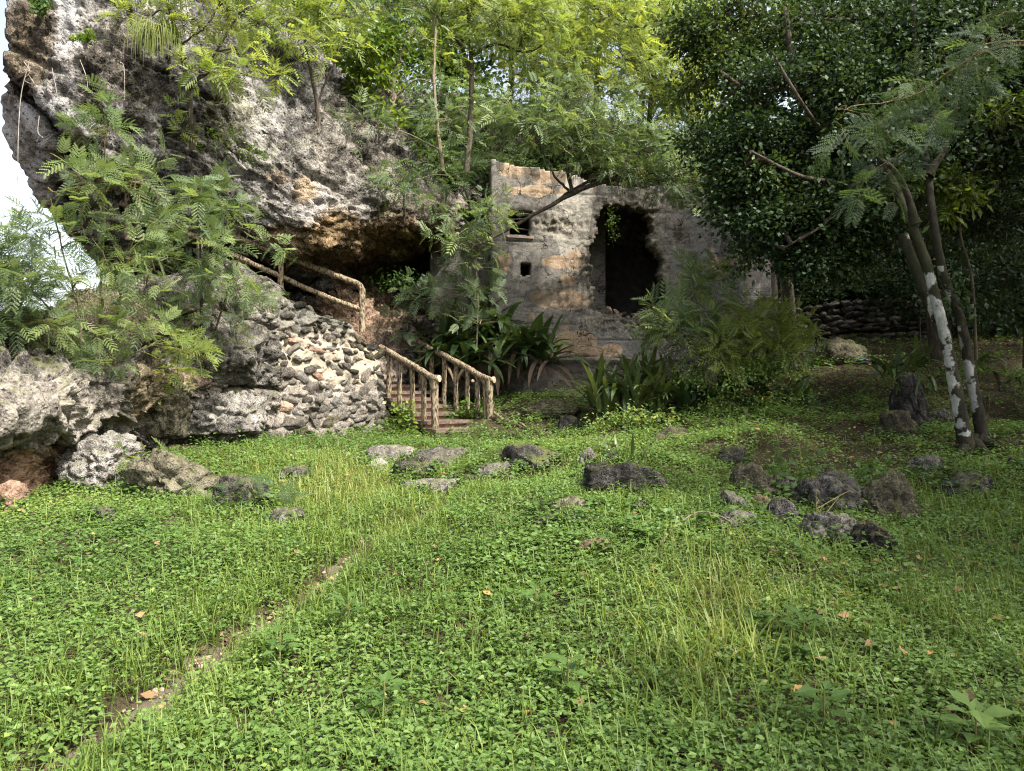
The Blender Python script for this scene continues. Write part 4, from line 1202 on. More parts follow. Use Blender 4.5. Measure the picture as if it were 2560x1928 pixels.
M_grass = leaf_mat('grass_blade', [(0.0, (0.085, 0.15, 0.025)), (0.55, (0.18, 0.25, 0.045)), (1.0, (0.34, 0.35, 0.11))], 0.5, 0.4)
M_bark = bark_mat('dark_bark', (0.028, 0.022, 0.016), (0.105, 0.085, 0.062), 8)
M_twig = bark_mat('pale_twig', (0.10, 0.08, 0.055), (0.24, 0.19, 0.13), 12)
M_green_twig = bark_mat('young_stem', (0.10, 0.085, 0.035), (0.22, 0.18, 0.075), 12)

def in_ellipsoid(n, rng, hollow=0.0):
    d = norm(rng.normal(size=(n, 3)))
    r = rng.uniform(hollow ** 3, 1, n) ** (1 / 3)
    return d * r[:, None]

def feather_tree(name, label, stems, blobs, frond=0.24, fine=True, seed=1, tint=(0.2, 0.8), mat=None, cat='tree', group=None, per=6, bark=None, shoot=0.32, upbias=0.45, pods=0, limb=0.016, only_blob_twigs=True):
    """leucaena: stems [(points, r0, r1)], blobs [(u, v, D, ru, rv, shoots)]; everything in world space"""
    rng = np.random.default_rng(seed)
    base = stems[0][0][0]
    t = thing(name, label, cat, tuple(base), group)
    tr = MB(); allp = []
    for k, (pts, r0, r1) in enumerate(stems):
        P = smooth_path(pts, 22)
        if len(P) > 4: P[2:-2] += 0.006 * rng.normal(size=(len(P) - 4, 3))
        tube(tr, P, np.linspace(r0, r1, len(P)), 7, 0.5, 0.15, seed + k)
        allp.append(P)
    AP = np.concatenate(allp)
    cr = MB(); F_ = FF if fine == 2 else FCf if fine else FCs
    for (u, v, D_, ru, rv, ns_) in blobs:
        c = W(u, v, D_); R_ = np.array([ru / F * D_, 0.75 * (ru + rv) / 2 / F * D_, rv / F * D_])
        low_ = AP[AP[:, 2] < c[2] + 0.1]
        low_ = low_ if len(low_) else AP
        k = np.argmin(np.linalg.norm(low_ - c, axis=1) + 0.25 * np.abs(low_[:, 2] - c[2]))
        h = low_[k]
        mid = (h + c) / 2 + np.array([0, 0, 0.1 * np.linalg.norm(c - h)]) + 0.05 * rng.normal(size=3)
        if np.linalg.norm(c - h) > 0.05:
            tube(tr, smooth_path([h, mid, c], 9), np.linspace(limb, limb * 0.5, 9), 5, 0.5, 0.1, seed)
        pb = c + in_ellipsoid(ns_, rng, 0.35) * R_
        out = norm(pb - c) * 0.7 + np.array([0, -0.15, upbias]) + 0.45 * rng.normal(size=(ns_, 3))
        sd = norm(out)
        L = shoot * rng.uniform(0.7, 1.35, ns_)
        for j in range(ns_):
            tube(tr, [c + (pb[j] - c) * 0.15, (c + pb[j]) / 2 + 0.04 * rng.normal(size=3), pb[j], pb[j] + sd[j] * L[j]], [limb * 0.4, limb * 0.3, limb * 0.22, 0.002], 3, 0.5, caps=False)
        # leaves along each shoot
        n = ns_ * per
        ii = np.repeat(np.arange(ns_), per); kk = np.tile(np.arange(per), ns_)
        fr = (kk + 0.6) / per
        pos = pb[ii] + sd[ii] * (L[ii] * fr)[:, None]
        ang = kk * 2.4 + rng.uniform(0, 6.28, ns_)[ii]
        ax = norm(np.cross(sd, np.array([0.3, 0.2, 1.0]))); ay = np.cross(sd, ax)
        side = ax[ii] * np.cos(ang)[:, None] + ay[ii] * np.sin(ang)[:, None]
        d = norm(side * 0.9 + sd[ii] * (0.25 + 0.7 * fr)[:, None] + np.array([0, 0, 0.05]) + 0.2 * rng.normal(size=(n, 3)))
        nrm = np.array([0, -0.35, 0.9]) + 0.45 * rng.normal(size=(n, 3))
        sc = frond * rng.uniform(0.7, 1.2, n) * (1 - 0.35 * (fr > 0.85))
        tt = np.clip(rng.uniform(tint[0], tint[1], ns_)[ii] + rng.normal(0, 0.10, n) + 0.25 * (fr > 0.8), 0, 1)
        which = rng.integers(0, 3, n)
        for q in range(3):
            mk = which == q
            inst(cr, F_[q][0], F_[q][1], frames(d[mk], nrm[mk]), pos[mk], sc[mk], tt[mk])
    under(obj('trunk' if cat == 'tree' else 'stem', tr.mesh('trunk'), bark or M_bark, t))
    co = under(obj('crown' if cat == 'tree' else 'foliage', cr.mesh('crown', False), mat or M_leuc, t))
    co['kind'] = 'stuff'
    if pods:
        pm = MB()
        cs = np.array([W(b[0], b[1], b[2]) for b in blobs])
        for _ in range(pods):
            b = blobs[rng.integers(len(blobs))]
            c = W(b[0], b[1], b[2]) + in_ellipsoid(1, rng)[0] * np.array([b[3], 0.7 * b[3], b[4]]) / F * b[2]
            l = rng.uniform(0.12, 0.2); dd = np.array([rng.normal() * 0.15, rng.normal() * 0.15, -1])
            tube(pm, [c, c + dd * l * 0.5, c + dd * l], [0.004, 0.011, 0.003], 4, caps=False)
        po = under(obj('seed_pods', pm.mesh('seed_pods'), M_dead, t)); po['kind'] = 'stuff'
    return t

def leaf_tree(name, label, stems, blobs, leaf=0.075, seed=1, tint=(0.1, 0.7), mat=None, cat='tree', group=None, per=14, tmpl=None, bark=None, limb=0.03, spread=0.16, hollow=0.2, gloss_down=0.0):
    rng = np.random.default_rng(seed)
    t = thing(name, label, cat, tuple(stems[0][0][0]), group)
    tr = MB(); AP = []
    for k, (pts, r0, r1) in enumerate(stems):
        P = smooth_path(pts, 24)
        tube(tr, P, np.linspace(r0, r1, len(P)), 9, 0.5, 0.2, seed + k); AP.append(P)
    AP = np.concatenate(AP)
    cr = MB(); tm = tmpl or LEAF4
    for b in blobs:
        c = np.array(b[0], float); R_ = np.array(b[1], float); ns_ = b[2]
        k = np.argmin(np.linalg.norm(AP - c, axis=1)); h = AP[k]
        if np.linalg.norm(c - h) > 0.05:
            tube(tr, smooth_path([h, (h + c) / 2 + np.array([0, 0, 0.12]) + 0.08 * rng.normal(size=3), c], 9), np.linspace(limb, limb * 0.4, 9), 5, 0.5, 0.15, seed)
        nk_ = max(3, ns_ // 10)
        dk_ = in_ellipsoid(nk_, rng, hollow)
        ck_ = rng.integers(0, nk_, ns_)
        dd_ = dk_[ck_] * 1.08 + 0.15 * rng.normal(size=(ns_, 3))
        pb = c + dd_ * R_ * (1.05 + 0.55 * vnoise(norm(dd_) * 1.9 + c, seed))[:, None]
        for j in range(0, ns_, 2):
            tube(tr, [c, (c + pb[j]) / 2 + 0.05 * rng.normal(size=3), pb[j]], [limb * 0.3, limb * 0.2, 0.003], 3, 0.5, caps=False)
        n = ns_ * per; ii = np.repeat(np.arange(ns_), per)
        off = rng.normal(size=(n, 3)) * np.array([1, 1, 0.7]) * spread
        pos = pb[ii] + off
        d = norm(off * 4 / spread * 0.16 + rng.normal(size=(n, 3)) * 0.6 + np.array([0, 0, -0.25]))
        nrm = np.array([0, -0.2, 1.0]) + 0.55 * rng.normal(size=(n, 3))
        sc = leaf * rng.uniform(0.6, 1.25, n)
        tt = np.clip((0.6 * rng.uniform(tint[0], tint[1], nk_)[ck_] + 0.4 * rng.uniform(tint[0], tint[1], ns_))[ii] + rng.normal(0, 0.12, n), 0, 1)
        inst(cr, tm[0], tm[1], frames(d, nrm), pos, sc, tt)
    under(obj('trunk' if cat == 'tree' else 'stem', tr.mesh('trunk'), bark or M_bark, t))
    co = under(obj('crown' if cat == 'tree' else 'foliage', cr.mesh('crown', False), mat or M_broad, t)); co['kind'] = 'stuff'
    return t

# ================================================================== shrubs on the outcrop, left
feather_tree('leucaena_shrub', 'tall feathery shrub with several brown stems on top of the outcrop', [
    ([W(255, 905, 9.2), W(253, 700, 9.1), W(262, 520, 9.0), W(262, 300, 8.9)], 0.022, 0.006),
    ([W(235, 900, 9.1), W(200, 780, 8.9), W(160, 640, 8.7), W(120, 470, 8.6)], 0.018, 0.005),
    ([W(270, 905, 9.2), W(300, 740, 9.2), W(340, 560, 9.1), W(360, 420, 9.1)], 0.016, 0.005),
    ([W(225, 900, 9.0), W(150, 800, 8.8), W(70, 720, 8.6), W(10, 660, 8.5)], 0.014, 0.005)],
    [(272, 325, 8.8, 30, 45, 7), (200, 465, 8.6, 40, 28, 6), (350, 455, 9.0, 45, 35, 6), (265, 480, 8.7, 60, 40, 8), (120, 590, 8.5, 45, 25, 4), (390, 560, 9.0, 60, 50, 9), (200, 600, 8.6, 85, 45, 10),
     (330, 650, 8.9, 80, 50, 9), (90, 700, 8.4, 100, 50, 12), (230, 720, 8.7, 90, 50, 9), (60, 800, 8.4, 100, 40, 11), (180, 820, 8.6, 80, 35, 9), (340, 780, 9.0, 70, 40, 8), (290, 900, 8.7, 90, 20, 8)],
    0.23, True, 3, (0.35, 1.0), M_leuc, 'shrub', 'feathery shrubs on the outcrop', 6, M_green_twig, 0.30, limb=0.012, pods=25)
feather_tree('leucaena_shrub', 'feathery shrub hanging over the upper railing, right of the tall one', [
    ([W(500, 900, 11.4), W(505, 760, 11.3), W(500, 600, 11.2), W(480, 480, 11.2)], 0.030, 0.007),
    ([W(510, 900, 11.4), W(560, 760, 11.2), W(600, 640, 11.0), W(640, 540, 11.0)], 0.018, 0.006)],
    [(470, 500, 11.2, 60, 45, 11), (545, 500, 11.1, 60, 40, 11), (575, 560, 11.0, 40, 30, 6), (500, 620, 11.0, 75, 45, 14), (440, 690, 11.2, 90, 50, 14), (590, 725, 11.0, 90, 30, 14), (530, 790, 11.1, 70, 30, 8), (440, 800, 11.2, 60, 40, 8), (750, 630, 11.4, 30, 14, 3)],
    0.23, True, 5, (0.3, 0.9), M_leuc, 'shrub', 'feathery shrubs on the outcrop', 6, M_bark, 0.30, limb=0.012)
feather_tree('leucaena_shrub', 'low feathery shrub at the left edge above the pale rocks', [
    ([W(-10, 860, 8.6), W(-20, 760, 8.5), W(-10, 640, 8.4)], 0.015, 0.005)],
    [(-20, 640, 8.4, 80, 50, 18), (10, 730, 8.3, 90, 50, 20), (-10, 830, 8.3, 90, 40, 16)],
    0.25, True, 6, (0.3, 0.8), M_leuc, 'shrub', 'feathery shrubs on the outcrop', 6, M_green_twig, 0.3, limb=0.012)
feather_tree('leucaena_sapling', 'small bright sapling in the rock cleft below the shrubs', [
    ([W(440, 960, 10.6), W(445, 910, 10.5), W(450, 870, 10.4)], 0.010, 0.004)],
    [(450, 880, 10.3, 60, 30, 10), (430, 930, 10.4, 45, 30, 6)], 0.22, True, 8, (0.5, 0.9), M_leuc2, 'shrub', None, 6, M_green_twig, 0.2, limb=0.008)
feather_tree('leucaena_sapling', 'fern like sprig spreading over the dark knobbly boulder', [
    ([on_ground(640, 1320), W(640, 1270, 7.2), W(650, 1240, 7.1)], 0.008, 0.003)],
    [(660, 1285, 7.1, 80, 30, 8), (600, 1235, 7.2, 50, 18, 3)], 0.17, True, 9, (0.1, 0.4), M_leuc, 'shrub', None, 5, M_green_twig, 0.14, limb=0.006)
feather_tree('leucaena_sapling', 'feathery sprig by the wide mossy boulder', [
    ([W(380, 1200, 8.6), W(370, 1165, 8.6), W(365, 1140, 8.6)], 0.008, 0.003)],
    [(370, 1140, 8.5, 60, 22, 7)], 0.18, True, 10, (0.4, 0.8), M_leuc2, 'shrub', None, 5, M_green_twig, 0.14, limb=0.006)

# ================================================================== trees on the cliff
CL = 'slender trees growing on the cliff'
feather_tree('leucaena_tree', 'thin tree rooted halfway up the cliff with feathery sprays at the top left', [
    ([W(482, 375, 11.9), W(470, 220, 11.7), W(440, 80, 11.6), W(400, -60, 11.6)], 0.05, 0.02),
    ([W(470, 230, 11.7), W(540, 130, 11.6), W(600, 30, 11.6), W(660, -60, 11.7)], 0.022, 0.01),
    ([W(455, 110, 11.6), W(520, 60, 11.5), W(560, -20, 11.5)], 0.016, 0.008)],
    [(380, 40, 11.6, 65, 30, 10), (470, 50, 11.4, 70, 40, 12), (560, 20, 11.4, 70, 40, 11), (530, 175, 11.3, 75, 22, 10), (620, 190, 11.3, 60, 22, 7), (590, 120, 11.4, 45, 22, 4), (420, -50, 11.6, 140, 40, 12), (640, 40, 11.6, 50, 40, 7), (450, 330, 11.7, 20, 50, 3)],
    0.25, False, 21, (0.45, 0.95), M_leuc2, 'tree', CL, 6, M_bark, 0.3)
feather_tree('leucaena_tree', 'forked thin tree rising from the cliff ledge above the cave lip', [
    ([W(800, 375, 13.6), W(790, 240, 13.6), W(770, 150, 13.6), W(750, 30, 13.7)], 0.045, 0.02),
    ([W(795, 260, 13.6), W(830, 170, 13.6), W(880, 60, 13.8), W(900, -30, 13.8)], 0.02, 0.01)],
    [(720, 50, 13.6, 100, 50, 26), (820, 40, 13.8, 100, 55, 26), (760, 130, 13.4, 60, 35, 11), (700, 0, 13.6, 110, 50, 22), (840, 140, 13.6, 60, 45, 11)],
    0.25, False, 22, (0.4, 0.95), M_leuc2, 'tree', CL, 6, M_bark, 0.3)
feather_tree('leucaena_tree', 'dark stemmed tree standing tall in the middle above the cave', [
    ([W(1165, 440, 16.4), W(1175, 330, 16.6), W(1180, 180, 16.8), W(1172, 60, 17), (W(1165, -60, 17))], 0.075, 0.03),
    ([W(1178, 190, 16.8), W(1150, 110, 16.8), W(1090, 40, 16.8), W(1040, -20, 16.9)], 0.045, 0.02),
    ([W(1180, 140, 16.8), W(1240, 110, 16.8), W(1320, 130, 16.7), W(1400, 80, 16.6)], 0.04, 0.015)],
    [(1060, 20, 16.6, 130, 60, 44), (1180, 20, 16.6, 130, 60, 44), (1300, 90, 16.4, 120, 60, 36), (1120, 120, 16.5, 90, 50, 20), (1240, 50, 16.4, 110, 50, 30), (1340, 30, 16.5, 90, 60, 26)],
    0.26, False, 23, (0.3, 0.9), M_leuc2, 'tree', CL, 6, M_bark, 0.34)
feather_tree('leucaena_tree', 'thin pale stemmed tree leaning against the dark cliff right of centre', [
    ([W(1108, 430, 15.6), W(1095, 330, 15.8), W(1085, 200, 16), W(1088, 60, 16.2), W(1085, -60, 16.3)], 0.045, 0.02)],
    [(1130, 300, 15.6, 90, 40, 9), (1000, 20, 16, 110, 60, 34), (930, 70, 15.8, 100, 60, 30), (890, 315, 14.3, 70, 22, 10)],
    0.26, False, 24, (0.1, 0.6), M_leuc, 'tree', CL, 6, M_twig, 0.32)
feather_tree('leucaena_shrub', 'dark feathery shrub clinging to the cliff just above the cave lip', [
    ([W(1010, 560, 14.6), W(1010, 510, 14.4), W(1010, 470, 14.3)], 0.03, 0.01)],
    [(970, 470, 14.2, 50, 22, 8), (1030, 470, 14.2, 55, 25, 9), (1130, 440, 15, 50, 30, 7)],
    0.25, False, 25, (0.1, 0.5), M_leuc, 'shrub', None, 6, M_bark, 0.3)
feather_tree('leucaena_tree', 'leaning tree with a long dark branch crossing the bunker front', [
    ([W(1690, 430, 16.0), W(1620, 420, 15.8), W(1500, 455, 15.5), W(1420, 490, 15.3), W(1330, 540, 15.2), W(1240, 590, 15.1), W(1180, 620, 15.0)], 0.07, 0.018),
    ([W(1640, 425, 15.9), W(1540, 430, 15.7), W(1440, 470, 15.5), W(1380, 510, 15.3)], 0.05, 0.02),
    ([W(1430, 480, 15.3), W(1415, 420, 15.3), W(1400, 340, 15.3), W(1390, 240, 15.4)], 0.035, 0.012),
    ([W(1432, 482, 15.3), W(1420, 400, 15.3), W(1440, 300, 15.3), W(1480, 180, 15.4)], 0.028, 0.01),
    ([W(1425, 480, 15.3), W(1380, 430, 15.2), W(1330, 320, 15.1), W(1290, 260, 15.1)], 0.028, 0.01)],
    [(1215, 540, 14.8, 55, 40, 10), (1150, 570, 14.8, 60, 35, 10), (1110, 620, 14.8, 45, 35, 7), (1190, 620, 14.8, 50, 30, 7), (1290, 260, 15, 60, 45, 16), (1330, 330, 14.9, 70, 45, 22), (1400, 300, 14.9, 100, 50, 28), (1480, 250, 15, 100, 50, 28), (1430, 355, 14.9, 90, 30, 15), (1540, 330, 15, 80, 45, 22), (1600, 380, 15, 80, 35, 18), (1700, 440, 15.2, 80, 40, 26), (1760, 465, 15.3, 60, 40, 16), (1560, 425, 15.2, 80, 28, 16), (1650, 450, 15.2, 70, 32, 16), (1830, 480, 15.4, 50, 30, 10), (1480, 420, 15.1, 70, 25, 8)],
    0.25, False, 26, (0.35, 0.95), M_leuc, 'tree', CL, 6, M_bark, 0.32, pods=70)
feather_tree('leucaena_sapling', 'spindly sapling with drooping sprays at the left corner of the bunker', [
    ([W(1190, 890, 15.6), W(1195, 780, 15.5), W(1190, 680, 15.4), W(1180, 600, 15.3)], 0.022, 0.008)],
    [(1180, 660, 15.2, 50, 40, 9), (1160, 730, 15.2, 70, 35, 10), (1080, 750, 15.3, 70, 30, 9), (1020, 730, 15.6, 40, 25, 4), (1030, 800, 15.4, 40, 30, 4), (1200, 810, 15, 60, 15, 5)],
    0.25, True, 27, (0.05, 0.5), M_leuc, 'shrub', None, 6, M_twig, 0.3)
UP = 'sunlit trees on top of the hill above the bunker'
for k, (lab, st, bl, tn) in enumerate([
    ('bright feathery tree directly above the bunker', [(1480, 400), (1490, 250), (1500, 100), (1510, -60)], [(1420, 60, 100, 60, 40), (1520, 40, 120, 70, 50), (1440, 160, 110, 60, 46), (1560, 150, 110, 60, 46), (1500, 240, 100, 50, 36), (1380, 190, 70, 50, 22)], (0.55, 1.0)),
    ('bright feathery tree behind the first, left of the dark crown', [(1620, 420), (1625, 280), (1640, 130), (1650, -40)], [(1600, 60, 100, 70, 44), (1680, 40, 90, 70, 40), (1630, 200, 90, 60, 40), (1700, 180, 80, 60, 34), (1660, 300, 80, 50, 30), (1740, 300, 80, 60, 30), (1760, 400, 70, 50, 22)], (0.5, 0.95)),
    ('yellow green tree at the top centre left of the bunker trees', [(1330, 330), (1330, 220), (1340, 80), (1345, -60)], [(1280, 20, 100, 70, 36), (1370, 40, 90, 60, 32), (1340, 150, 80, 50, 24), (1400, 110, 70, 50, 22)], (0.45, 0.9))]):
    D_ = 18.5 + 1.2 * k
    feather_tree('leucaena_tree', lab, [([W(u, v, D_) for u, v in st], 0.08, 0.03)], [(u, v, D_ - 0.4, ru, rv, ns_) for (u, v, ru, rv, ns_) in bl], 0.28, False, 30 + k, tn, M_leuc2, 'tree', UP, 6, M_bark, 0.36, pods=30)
# broadleaved growth on the crest
def wb(u, v, D_, ru, rv, n, dk=0.8): return (W(u, v, D_), (ru / F * D_, dk * (ru + rv) / 2 / F * D_, rv / F * D_), n)
leaf_tree('broadleaf_shrub', 'bright broad leaved bush with pale twisted stems on the cliff crest', [
    ([W(978, 250, 15.9), W(985, 190, 15.8), W(1010, 120, 15.9), W(1030, 70, 16)], 0.07, 0.04),
    ([W(975, 240, 15.9), W(950, 200, 15.6), W(930, 130, 15.6)], 0.04, 0.02), ([W(990, 240, 15.7), W(1040, 200, 15.6), W(1090, 210, 15.6)], 0.025, 0.01)],
    [wb(930, 170, 15.3, 60, 50, 60), wb(900, 110, 15.3, 60, 60, 60), wb(960, 100, 15.4, 60, 50, 44), wb(970, 290, 15.1, 26, 34, 16), wb(900, 200, 15.2, 50, 40, 36)],
    0.14, 41, (0.4, 1.0), M_bright, 'shrub', None, 9, LEAF5, M_twig, 0.03, 0.14)
HB = 'green trees on the hilltop behind the cliff'
for k, (u, v, D_, lab) in enumerate([(620, 40, 24, 'leftmost green hilltop tree behind the cliff edge'), (800, 20, 26, 'green hilltop tree behind the forked tree'), (960, 0, 27, 'green hilltop tree behind the bright bush'), (1110, 10, 28, 'green hilltop tree behind the dark stemmed tree'), (1270, 0, 28, 'green hilltop tree right of the dark stemmed tree'), (1430, 0, 27, 'green hilltop tree behind the bunker trees'), (1600, 30, 27, 'green hilltop tree right behind the bunker trees'), (1760, 110, 26, 'green hilltop tree at the edge of the dark crown')]):
    b0 = W(u, 250 + 0.12 * max(u - 1000, 0), D_)
    leaf_tree('hilltop_tree', lab, [([b0, W(u + 10, 150, D_), W(u - 5, 40, D_), W(u, -60, D_)], 0.12, 0.05), ([W(u + 8, 160, D_), W(u + 50, 80, D_), W(u + 70, 0, D_)], 0.06, 0.03), ([W(u + 4, 130, D_), W(u - 50, 60, D_), W(u - 70, 0, D_)], 0.06, 0.03)],
              [wb(u, v, D_, 95, 70, 60), wb(u - 70, v - 10, D_, 80, 60, 44), wb(u + 70, v + 10, D_, 80, 60, 44), wb(u, v - 90, D_, 130, 60, 50), wb(u + 30, v + 105, D_ - 0.5, 90, 50, 44), wb(u - 40, v + 150, D_ - 0.5, 80, 45, 40), wb(u + 50, v + 190, D_ - 0.5, 70, 40, 30)],
              0.24, 50 + k, (0.25, 0.9), M_bright, 'tree', HB, 12, LEAF4, M_bark, 0.05, 0.35)

# ================================================================== the shady wood at right
SH = 'dark broad leaved trees at the right'
def stem(*p): return [W(*q) for q in p]
leaf_tree('shade_tree', 'large dark broad leaved tree hanging over the bunker end', [
    (stem((2350, 900, 12.6), (2330, 760, 12.5), (2290, 620, 12.3), (2200, 480, 12), (2060, 340, 11.8), (1990, 180, 11.8), (1960, 20, 12)), 0.15, 0.04),
    (stem((2240, 560, 12), (2130, 470, 11.0), (2000, 440, 10.6), (1880, 380, 10.7)), 0.05, 0.018), (stem((2130, 470, 11.0), (2060, 560, 10.6), (1960, 620, 10.7)), 0.03, 0.012), (stem((2090, 380, 11.4), (2000, 250, 10.7), (1930, 130, 10.9)), 0.035, 0.015), (stem((2060, 340, 11.8), (1900, 250, 11.6), (1800, 180, 11.6)), 0.06, 0.03),
    (stem((2240, 620, 12.2), (2330, 450, 12), (2400, 250, 12), (2420, 60, 12)), 0.09, 0.04)],
    [wb(1960, 220, 11.5, 150, 90, 130), wb(1880, 330, 11.4, 110, 70, 90), wb(2050, 350, 11.3, 140, 90, 120), wb(1900, 440, 11.3, 110, 60, 90),
     wb(2020, 480, 11.2, 140, 70, 120), wb(1940, 560, 11.3, 90, 70, 90), wb(2060, 600, 11.2, 120, 70, 120), wb(2170, 550, 11.4, 110, 60, 70), wb(2010, 660, 11.2, 60, 30, 30), wb(2110, 650, 11.4, 70, 30, 26), wb(1870, 500, 11.4, 60, 45, 44), wb(2140, 200, 11.8, 150, 100, 110), wb(2120, 50, 12, 160, 100, 110), wb(2270, 330, 12, 120, 90, 70), wb(1800, 400, 11.8, 60, 35, 26), wb(1830, 470, 11.7, 50, 30, 20), wb(1880, 620, 11.6, 40, 30, 18), wb(1760, 330, 12, 60, 35, 22)],
    0.088, 61, (0.05, 0.7), M_broad, 'tree', SH, 34, LEAF4, M_bark, 0.035, 0.17)
leaf_tree('broadleaf_tree', 'broad leaved tree with backlight painted into its leaf tints at the top between the bunker and the dark crown', [
    (stem((1985, 880, 15.2), (1960, 650, 14.6), (1915, 400, 13.6), (1880, 200, 13), (1850, 0, 12.8)), 0.12, 0.05), (stem((1890, 260, 13.2), (1800, 150, 12.8), (1740, 60, 12.6)), 0.05, 0.02)],
    [wb(1790, 50, 12.4, 110, 70, 100), wb(1720, 130, 12.6, 60, 40, 40), wb(1900, 40, 12.6, 120, 80, 110), wb(1860, 170, 12.4, 90, 60, 70), wb(1760, 200, 12.8, 80, 50, 40), wb(1980, 120, 12.6, 90, 80, 60), wb(1820, 290, 12.8, 70, 50, 40)],
    0.088, 64, (0.3, 1.0), M_broad, 'tree', None, 26, LEAF4, M_bark, 0.03, 0.17)  # backlit side of the dark crown, brightness painted in by higher leaf tints
leaf_tree('shade_tree', 'dark crowned tree filling the top right corner', [
    (stem((2700, 1000, 11), (2660, 700, 11), (2600, 400, 11), (2540, 100, 11)), 0.14, 0.05), (stem((2600, 400, 11), (2480, 250, 11), (2360, 150, 11)), 0.06, 0.03)],
    [wb(2300, 60, 11.5, 150, 110, 110), wb(2460, 60, 11.2, 150, 110, 110), wb(2420, 240, 11.4, 150, 110, 100), wb(2560, 230, 11, 120, 120, 90), wb(2500, 400, 11.4, 130, 90, 80), wb(2360, 420, 12, 110, 80, 60), wb(2540, 540, 11.6, 120, 90, 70), wb(2430, 560, 12.4, 100, 70, 50), wb(2620, 120, 10.6, 120, 120, 70)],
    0.095, 62, (0.0, 0.5), M_broad, 'tree', SH, 30, LEAF4, M_bark, 0.04, 0.2)
leaf_tree('shade_tree', 'dark tree behind the overhanging one, its crown rising over the bunker end', [
    (stem((2360, 880, 15.8), (2330, 600, 15.4), (2240, 300, 15), (2180, 0, 14.8), (2190, -200, 14.8)), 0.16, 0.06)],
    [wb(2080, 60, 14.8, 130, 100, 90), wb(2230, 40, 14.6, 140, 110, 90), wb(2150, 220, 14.8, 150, 100, 90), wb(2300, 200, 14.6, 130, 100, 80), wb(2150, -120, 14.6, 170, 100, 100), wb(2330, -120, 14.6, 150, 100, 90), wb(2240, 400, 15, 140, 100, 80), wb(2020, -60, 15, 120, 90, 70), wb(2130, 480, 15.4, 140, 90, 70)],
    0.12, 63, (0.0, 0.5), M_broad, 'tree', SH, 24, LEAF4, M_bark, 0.05, 0.25)
for k, (u, D_, lab) in enumerate([(2080, 21, 'shaded tree behind the dry stone wall, nearest the bunker'), (2240, 20.5, 'shaded tree behind the dry stone wall, left of the lichened trunk'), (2400, 19.5, 'shaded tree in the gloom just right of the lichened trunk'), (2560, 18, 'shaded tree in the gloom at the right edge'), (2480, 23, 'farthest shaded tree in the gloom at right')]):
    leaf_tree('shade_tree', lab, [(stem((u, 860, D_), (u + 10, 600, D_), (u - 10, 300, D_), (u, 50, D_)), 0.16, 0.06)],
              [wb(u, 100, D_, 150, 120, 90), wb(u - 60, 300, D_, 130, 110, 90), wb(u + 60, 420, D_, 130, 110, 90), wb(u - 30, 560, D_ - 0.5, 130, 90, 90), wb(u + 30, 690, D_ - 0.5, 120, 70, 70), wb(u - 50, 760, D_ - 0.6, 90, 40, 36)],
              0.20, 70 + k, (0.0, 0.55), M_broad, 'tree', SH, 22, LEAF4, M_bark, 0.05, 0.32)
for k, (u, v, D_, lab) in enumerate([(2080, 760, 20, 'added dark bush on top of the dry stone wall'), (2300, 740, 17.5, 'added dark bush behind the lichened trunk'), (2440, 760, 15.5, 'added dark bush in the gloom right of the lichened trunk'), (2560, 780, 13.5, 'added dark bush at the right edge')]):
    b0 = W(u, v + 80, D_); b0[2] = gz(b0[0], b0[1])  # bushes added to make the background of the wood darker
    leaf_tree('added_shade_bush', lab, [([b0, (b0 + W(u, v, D_)) / 2, W(u + 5, v - 80, D_)], 0.03, 0.01)], [wb(u, v, D_, 110, 70, 70), wb(u - 60, v - 60, D_, 90, 60, 50), wb(u + 60, v - 70, D_, 90, 60, 50), wb(u, v - 130, D_, 100, 70, 50)],
              0.11, 170 + k, (0.0, 0.35), M_broad, 'shrub', 'bushes added to darken the wood', 18, LEAF4, M_bark, 0.015, 0.2)
# bright leaves in a gap of the wood
leaf_tree('broadleaf_shrub', 'sunlit whorled leaves in a gap behind the lichened trunk', [
    (stem((2440, 900, 11.2), (2430, 700, 11), (2400, 540, 10.8), (2480, 300, 10.6)), 0.025, 0.008)],
    [wb(2350, 460, 10.7, 70, 25, 26), wb(2400, 500, 10.7, 45, 20, 16), wb(2270, 440, 10.8, 50, 25, 12), wb(2490, 270, 10.5, 60, 30, 16), wb(2385, 540, 10.7, 30, 12, 6)],
    0.16, 81, (0.6, 1.0), M_bright, 'shrub', None, 10, SLIM4, M_bark, 0.012, 0.09)

# ---- lichened double trunk
m = NT('lichened_bark')
P = m.pos()
n1 = m.noise(m.map(P, (1, 1, 0.6)), 14, 6, 0.65); n2 = m.noise(P, 3.2, 3, 0.55, 0.6); n3 = m.noise(P, 1.6, 3)
c = m.ramp(n1, [(0.3, (0.010, 0.009, 0.006)), (0.7, (0.042, 0.036, 0.024))])
sp = m.node('ShaderNodeSeparateXYZ'); m.link(P, sp.inputs[0])
vv = m.voro(m.map(P, (1, 1, 0.5)), 8.0)
lich = m.math('ADD', m.math('MULTIPLY', n2, 1.0), m.math('MULTIPLY', m.attr('tint'), 0.35))
n4 = m.noise(P, 13, 6, 0.68)
lich = m.ramp(m.math('ADD', m.math('SUBTRACT', lich, m.math('MULTIPLY', vv, 0.3)), m.math('MULTIPLY', n4, 1.0)), [(0.90, 0.0), (1.04, 1.0)])
c = m.mix(m.ramp(n3, [(0.45, 0.0), (0.6, 0.5)]), c, (0.026, 0.030, 0.010))
c = m.mix(lich, c, m.ramp(n1, [(0.3, (0.15, 0.155, 0.13)), (0.7, (0.40, 0.40, 0.355))]))
M_lich = m.done(m.bsdf(c, 0.9, m.bump(n1, 0.7, 0.02), 0.15))
g0 = on_ground(2435, 1135)
lt = thing('lichened_tree', 'leaning twin trunk blotched with white lichen on the dark right slope', 'tree', tuple(g0))
